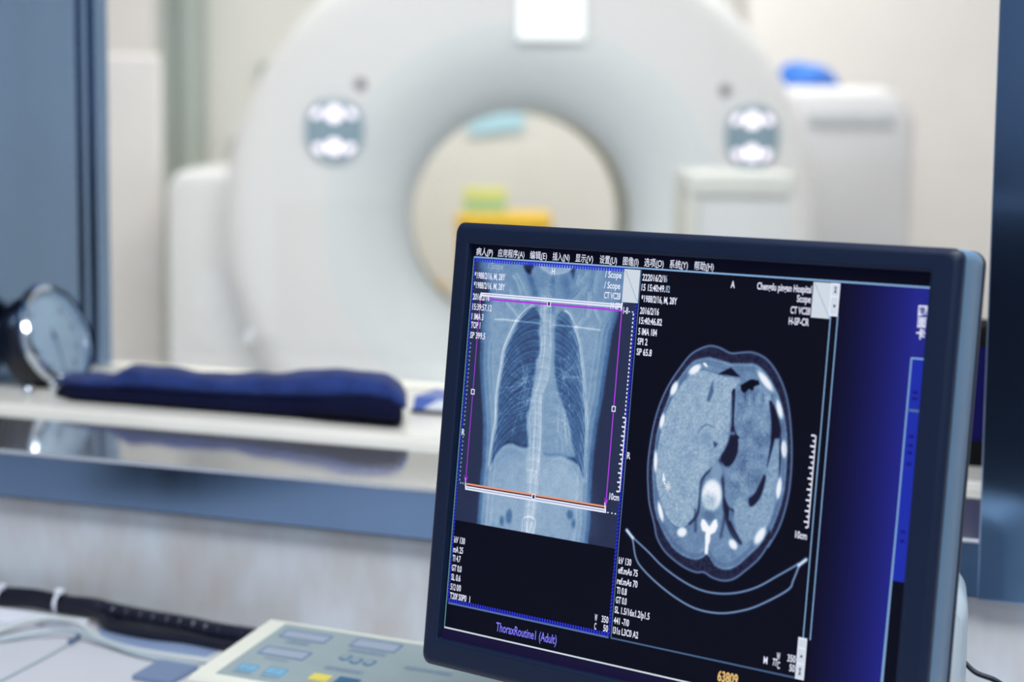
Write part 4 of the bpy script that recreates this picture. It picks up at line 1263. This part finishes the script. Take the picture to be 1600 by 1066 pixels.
q.mix(0.7 * q.stroke([(cx - 24, cy - 10), (cx - 6, cy - 30), (cx + 18, cy - 28)], 2.6), 0.40)
q.mix(0.9 * q.mask([(cx + 20, cy + 4), (cx + 34, cy + 10), (cx + 24, cy + 22)], 1.5, smooth=False), 0.2)
vx, vy = K['vessel'][0]
q.mix(0.9 * q.mask([(vx + 2, vy - 28), (vx + 8, vy), (vx - 2, vy + 26), (vx - 10, vy + 22)], 1.5, smooth=False), 0.33)
for k in range(9):
    x, y = cx + rng.uniform(-150, 40), cy + rng.uniform(-130, 130)
    q.mix(0.35 * np.exp(-(np.hypot((q.X - x) / rng.uniform(8, 16), (q.Y - y) / rng.uniform(10, 22))) ** 2) * lv, 0.52)
# back muscles: dark streaks between the fibres
for k in range(46):
    s_ = -1 if k % 2 else 1
    x0_ = 742 + s_ * rng.uniform(24, 120)
    y0_ = rng.uniform(775, 858)
    q.mix(0.45 * q.stroke([(x0_, y0_), (x0_ + s_ * rng.uniform(6, 20), y0_ - rng.uniform(4, 22))], 1.8) * wl, 0.24)
# bones
q.mix(q.ell(K['vert'], 2.0), 0.97)
q.mix(0.9 * q.ell([(K['vert_in'][0][0], K['vert_in'][0][1] + 6), (K['vert_in'][1][0] - 3, 0), (0, K['vert_in'][2][1] + 14)], 4.0), 0.69)
q.v += q.ell(K['vert_in'], 4.0) * 0.03 * n1
q.mix(q.ell(K['canal'], 2.0), 0.40)
q.mix(0.7 * q.stroke([(K['canal'][0][0] - 40, K['canal'][0][1] - 8), (K['canal'][0][0] - 34, K['canal'][0][1] + 40)], 6), 0.2)
q.mix(0.7 * q.stroke([(K['canal'][0][0] + 42, K['canal'][0][1] - 4), (K['canal'][0][0] + 36, K['canal'][0][1] + 44)], 6), 0.2)
q.mix(q.mask(K['spinous'], 1.5, smooth=False), 1.0)
for (a_, b_), w_ in zip(K['ribs'], K['ribw']):
    (xa, ya), (xb, yb) = a_, b_
    mx_, my_ = (xa + xb) / 2, (ya + yb) / 2
    L = max(math.hypot(xb - xa, yb - ya) / 2 + 2, w_ * .6)
    t_ = math.atan2(yb - ya, xb - xa)
    u_ = (q.X - mx_) * math.cos(t_) + (q.Y - my_) * math.sin(t_)
    v_ = -(q.X - mx_) * math.sin(t_) + (q.Y - my_) * math.cos(t_)
    e_ = np.hypot(u_ / L, v_ / (w_ * .54))
    q.mix(1 / (1 + np.exp((e_ - 1) * 9)), 0.97)
q.mix(0.8 * q.stroke([(K['ribs'][9][0][0] + 2, K['ribs'][9][0][1] + 8), (K['ribs'][9][1][0] + 1, K['ribs'][9][1][1] - 8)], 2.2), 0.8)
# couch cross-section under the body
q.mix(q.stroke(K['tab_up'], 3.2), 0.56)
q.mix(q.stroke(K['tab_lo'], 3.0), 0.60)
for (a_, b_) in K['tips']:
    q.mix(q.stroke([a_, b_], 5.0), 0.97)
q.grid('abdomen_scan', 2, CCMAP, 0.0002)

# --- blue desktop area at the right of the scans
xs = np.array(list(range(1067, 1297, 6)))
ys = np.array([34, 200, 420, 640, 860, 990])
g_ = np.zeros((len(ys), len(xs), 3))
for i, x in enumerate(xs):
    t = min(1, max(0, (x - 1067) / 190.0)) ** 1.15
    g_[:, i] = [lin((a_ + (b_ - a_) * t)[k:k + 1])[0] for k in range(3) for a_, b_ in [(np.array([9, 8, 40.]), np.array([34, 38, 138.]))]]
pixel_grid('desktop_area', xs, ys, g_, 0.0002)

# --- lines and panels
ln = Layer(0.0004)
ln.rect(-9, -6, 1295, 30, 'black')
ln.rect(-9, 994, 1295, 1026, 'strip')
ln.rect(0, 30, 1295, 34, 'line')
ln.rect(0, 989, 1295, 993, 'paleblue')
ln.rect(-1, 34, 1.6, 989, 'greenline')
# frame of the chest picture
x = 8
while x < 475:
    ln.rect(x, 35, x + 5, 44, 'blue')
    x += 8
ln.rect(2, 35, 475, 37.5, 'blue', .00005)
ln.rect(7, 924, 518, 929, 'softline')
x = 8
while x < 516:
    ln.rect(x, 915, x + 5, 925, 'blue', .00005)
    x += 8
ln.rect(3, 38, 7.5, 926, 'deepblue')
ln.rect(516, 117, 521, 926, 'deepblue')
y = 40
while y < 920:
    ln.poly([(2.5, y + 7), (8, y + 3), (8, y - 1), (2.5, y + 3)], 'blue', .00005)
    if y > 118:
        ln.poly([(515.5, y + 7), (521.5, y + 3), (521.5, y - 1), (515.5, y + 3)], 'blue', .00005)
    y += 9
y = 252
while y < 606:
    if not 470 < y < 494:
        ln.rect(10.5, y, 13.5, y + 4, 'line')
    y += 11
y = 142
while y < 390:
    ln.rect(511, y, 514.5, y + 5, 'white')
    y += 10
for x in (486, 498, 508):
    ln.rect(x, 137, x + 4, 140, 'white')
    ln.rect(x - 2, 626, x + 2, 629, 'white')
for x in (14, 22):
    ln.rect(x, 612, x + 4, 616, 'line')
# planning box
ln.rect(33, 121.5, 478, 125, 'white', .0001)
ln.rect(33, 126.5, 478, 131, 'white', .0001)
ln.rect(32, 121.5, 36, 134, 'white', .0001)
ln.rect(474, 118, 479, 138, 'white', .0001)
ln.rect(62, 134.5, 480, 139.5, 'purple', .0001)
ln.line(32.5, 136, 32.5, 612, 2.2, 'purple', .0001)
ln.line(478, 136, 478, 618, 3.2, 'purple', .0001)
for x in (32.5, 478):
    ln.poly([(x - 7, 592), (x, 614), (x + 7, 592), (x, 603)], 'purple', .00012)
ln.rect(36, 612, 480, 616.5, 'orange', .0001)
ln.rect(36, 616.5, 480, 619.5, 'black', .0001)
ln.rect(34, 619.5, 480, 623.5, 'white', .0001)
ln.rect(34, 625, 480, 629.5, 'white', .0001)
ln.rect(36, 623.5, 480, 625, 'softline', .0001)
ln.poly([(29, 600), (32, 600), (37, 629), (33, 629)], 'white', .00012)
ln.poly([(473, 604), (476, 604), (481, 629), (477, 629)], 'white', .00012)
for x, y, o in ((255, 136, 0), (32.5, 377, 0), (478, 376, 0), (256, 619, 0)):
    ln.rect(x - 5, y - 6, x + 5, y + 6, 'ink', .00014)
    ln.frame(x - 6, y - 7, x + 6, y + 7, 2.4, 'white', .00016)
# scale bars
def scale_bar(x, y0, y1, n, w):
    ln.rect(x - 2.6, y0, x, y1, 'white', .0001)
    for i in range(n + 1):
        y = y0 + (y1 - y0) * i / n
        ln.rect(x - (w if i % 2 == 0 else w * .62), y - 2, x - 2.6, y + 2, 'white', .0001)
scale_bar(517, 394, 573, 16, 11)
scale_bar(1038, 380, 587, 17, 13)
# folded corner buttons, scroll bars, dividers
for x0, x1 in ((476, 523), (998, 1046)):
    ln.rect(x0, 36.5, x1, 116.5, 'paleblue', .0001)
    ln.line(x0 + 4, 40, x1 - 2, 113, 0.9, 'softline', .00012)
ln.rect(524, 36, 526.4, 928, 'softline')
ln.rect(526, 924.5, 1036, 928.5, 'dimline')
for x in (1046.5, 1064.5):
    ln.rect(x, 108, x + 2.6, 836, 'line')
ln.rect(1043, 36, 1066, 110, 'white', .00013)
ln.rect(1046, 40, 1063, 64, 'paleblue', .00014)
ln.rect(1046, 68, 1063, 106, 'paleblue', .00014)
ln.poly([(1052, 58), (1058, 58), (1056, 50), (1058, 44), (1052, 44), (1054, 50)], 'ink', .00016)
ln.rect(1053, 84, 1058, 90, 'ink', .00016)
ln.rect(1036, 834, 1058.5, 928, 'white', .00013)
ln.rect(1038, 838, 1056, 856, 'paleblue', .00014)
ln.rect(1038, 860, 1056, 891, 'paleblue', .00014)
ln.rect(1038, 895, 1056, 925, 'paleblue', .00014)
ln.rect(1045, 873, 1050, 879, 'ink', .00016)
ln.poly([(1044, 918), (1050, 918), (1048, 910), (1050, 902), (1044, 902), (1046, 910)], 'ink', .00016)
# right-hand task panel
ln.poly([(1254, 186), (1294, 186), (1294, 672), (1252, 672)], 'blue_panel' if 'blue_panel' in G else 'deepblue')
ln.rect(1253, 185, 1294, 188.5, 'line', .0001)
ln.poly([(1252.5, 188), (1256, 188), (1255, 540), (1251.5, 540)], 'line', .0001)
ln.poly([(1251.5, 540), (1255, 540), (1252.5, 989), (1246.5, 989)], 'line', .0001)
ln.rect(1258, 297, 1294, 302, 'softline', .0001)
for y in (256, 270, 352, 372, 388, 412, 560, 580):
    ln.rect(1264, y, 1276, y + 7, 'ink_blue' if 'ink_blue' in G else 'deepblue', .0001)
ln.poly([(1252, 672), (1294, 672), (1294, 989), (1250, 989)], 'black', .00005)
# pointer and move cross over the slice
cu = K['cursor']
ln.poly(cu[:5][::-1], 'white', .0001)
ln.poly([cu[0], cu[4], cu[5], cu[6]][::-1], 'white', .0001)
cx, cy = K['cross'][0]
ln.line(cx - 9, cy, cx + 9, cy, 3, 'paleblue', .0001)
ln.line(cx, cy - 12, cx, cy + 12, 3, 'paleblue', .0001)
ln.line(cx - 7, cy - 7, cx + 7, cy + 7, 2.4, 'paleblue', .0001)
ln.line(cx - 7, cy + 7, cx + 7, cy - 7, 2.4, 'paleblue', .0001)
ln.done('window_frames')

# --- lettering
tx = Layer(0.0007)
for body_, x0, x1 in (('病人(P)', 7, 62), ('应用程序(A)', 79, 165), ('编辑(E)', 183, 237), ('插入(N)', 255, 308), ('显示(V)', 326, 380), ('设置(U)', 400, 452), ('图像(I)', 470, 516), ('选项(O)', 533, 589), ('系统(Y)', 606, 658), ('帮助(H)', 676, 730)):
    write(tx, body_, x0, 25.5, x1, 15.0, 'white', 0.006)
    ux = x1 - 16
    ln_w = 9
    tx.rect(ux - ln_w / 2 - 2, 26.5, ux + ln_w / 2 - 2, 28, 'white')
tx.done('menu_lettering')

C = 15.5


def block_of(x, y, xm):
    if y < 260:
        return 'patient_text' if x < xm - 20 else ('orientation_letter' if x < xm + 20 else ('box_label' if x == 483 else 'system_text'))
    if y > 700:
        return 'exposure_text' if x < xm else 'window_values'
    return 'scale_text' if y > 560 else 'side_letter'


blocks = {}
for s_, x0, y, x1, k in (('/ Scope', 50, 59, 100, 'faded'), ('*1988/2/16, M, 28Y', 8, 86, 109, 'white'), ('*1988/2/16, M, 28Y', 8, 111, 111, 'white'),
                         ('2016/2/16', 8, 141, 63, 'white'), ('15:39:57.12', 9, 167, 73, 'white'), ('1 IMA 3', 9, 192, 48, 'white'), ('TOP 1', 9, 214, 40, 'white'), ('SP 399.5', 9, 240, 59, 'white'),
                         ('H', 256, 62, 266, 'white'), ('/ Scope', 420, 60, 469, 'white'), ('/ Scope', 420, 86, 468, 'white'), ('CT VC28', 422, 111, 471, 'white'), ('H-SP', 444, 135, 472, 'white'), ('1-8', 483, 144, 497, 'white'),
                         ('R', 7, 491, 17, 'white'), ('10cm', 487, 595, 516, 'white'),
                         ('kV 130', 11, 769, 47, 'white'), ('mA 25', 10, 794, 43, 'white'), ('TI 4.7', 10, 817, 37, 'white'), ('GT 0.0', 10, 842, 43, 'white'), ('SL 0.6', 11, 866, 42, 'white'), ('512 0/0', 11, 891, 46, 'white'), ('T20f S0P0  1', 11, 914, 79, 'white'),
                         ('W', 473, 893, 481, 'white'), ('350', 494, 893, 514, 'white'), ('C', 474, 914, 480, 'white'), ('50', 501, 914, 515, 'white')):
    blocks.setdefault(block_of(x0, y, 262), []).append((s_, x0, y, x1, k))
for nm, rows in blocks.items():
    tx = Layer(0.0007)
    for s_, x0, y, x1, k in rows:
        write(tx, s_, x0, y, x1, C, k)
    tx.done(nm)
tx = Layer(0.0007)
write(tx, 'ThoraxRoutine1 (Adult)', 171, 971, 364, 22, 'violet', 0.012)
tx.done('protocol_title')

blocks = {}
for s_, x0, y, x1, k in (('222016/2/1', 531, 61, 596, 'white'), ('6', 597, 61, 603, 'faded'), ('15 15:40:49.', 531, 85, 599, 'white'), ('82', 601, 85, 613, 'faded'), ('*1988/2/16, M, 28Y', 533, 112, 636, 'white'),
                         ('2016/2/16', 532, 141, 587, 'white'), ('15:40:46.82', 532, 165, 598, 'white'), ('5 IMA 184', 532, 191, 586, 'white'), ('SPI 2', 532, 215, 561, 'white'), ('SP 65.8', 532, 240, 576, 'white'),
                         ('A', 781, 63, 792, 'white'), ('Chengdu pingan Hospital', 852, 62, 995, 'white'), ('Scope', 959, 84, 995, 'white'), ('CT VC28', 945, 111, 996, 'white'), ('H-SP-CR', 943, 136, 995, 'white'),
                         ('R', 529, 491, 539, 'white'), ('10cm', 1006, 614, 1036, 'white'),
                         ('kV 130', 530, 745, 567, 'white'), ('eff.mAs 75', 531, 768, 588, 'white'), ('ref.mAs 70', 530, 794, 590, 'white'), ('TI 0.8', 531, 817, 561, 'white'), ('GT 0.0', 531, 840, 563, 'white'),
                         ('SL 1.5/16x1.2/p1.5', 530, 864, 632, 'white'), ('441 -7/0', 530, 890, 575, 'white'), ('I31s L3C0 A2', 530, 914, 604, 'white'),
                         ('M', 952, 909, 962, 'white'), ('77', 976, 909, 988, 'white'), ('W', 985, 894, 994, 'white'), ('C', 988, 914, 995, 'white'), ('350', 1013, 893, 1034, 'white'), ('50', 1020, 914, 1034, 'white')):
    blocks.setdefault(block_of(x0, y, 780), []).append((s_, x0, y, x1, k))
for nm, rows in blocks.items():
    tx = Layer(0.0007)
    for s_, x0, y, x1, k in rows:
        write(tx, s_, x0, y, x1, C, k)
    tx.done(nm)
tx = Layer(0.0007)
write(tx, '63809', 834, 971, 889, 23, 'amber', 0.03)
tx.done('case_number')
tx = Layer(0.0007)
for y, s_ in ((92, '图'), (117, '面'), (142, '卡')):
    write(tx, s_, 1261, y, 1282, 17, 'white', 0.03)
tx.done('panel_lettering')
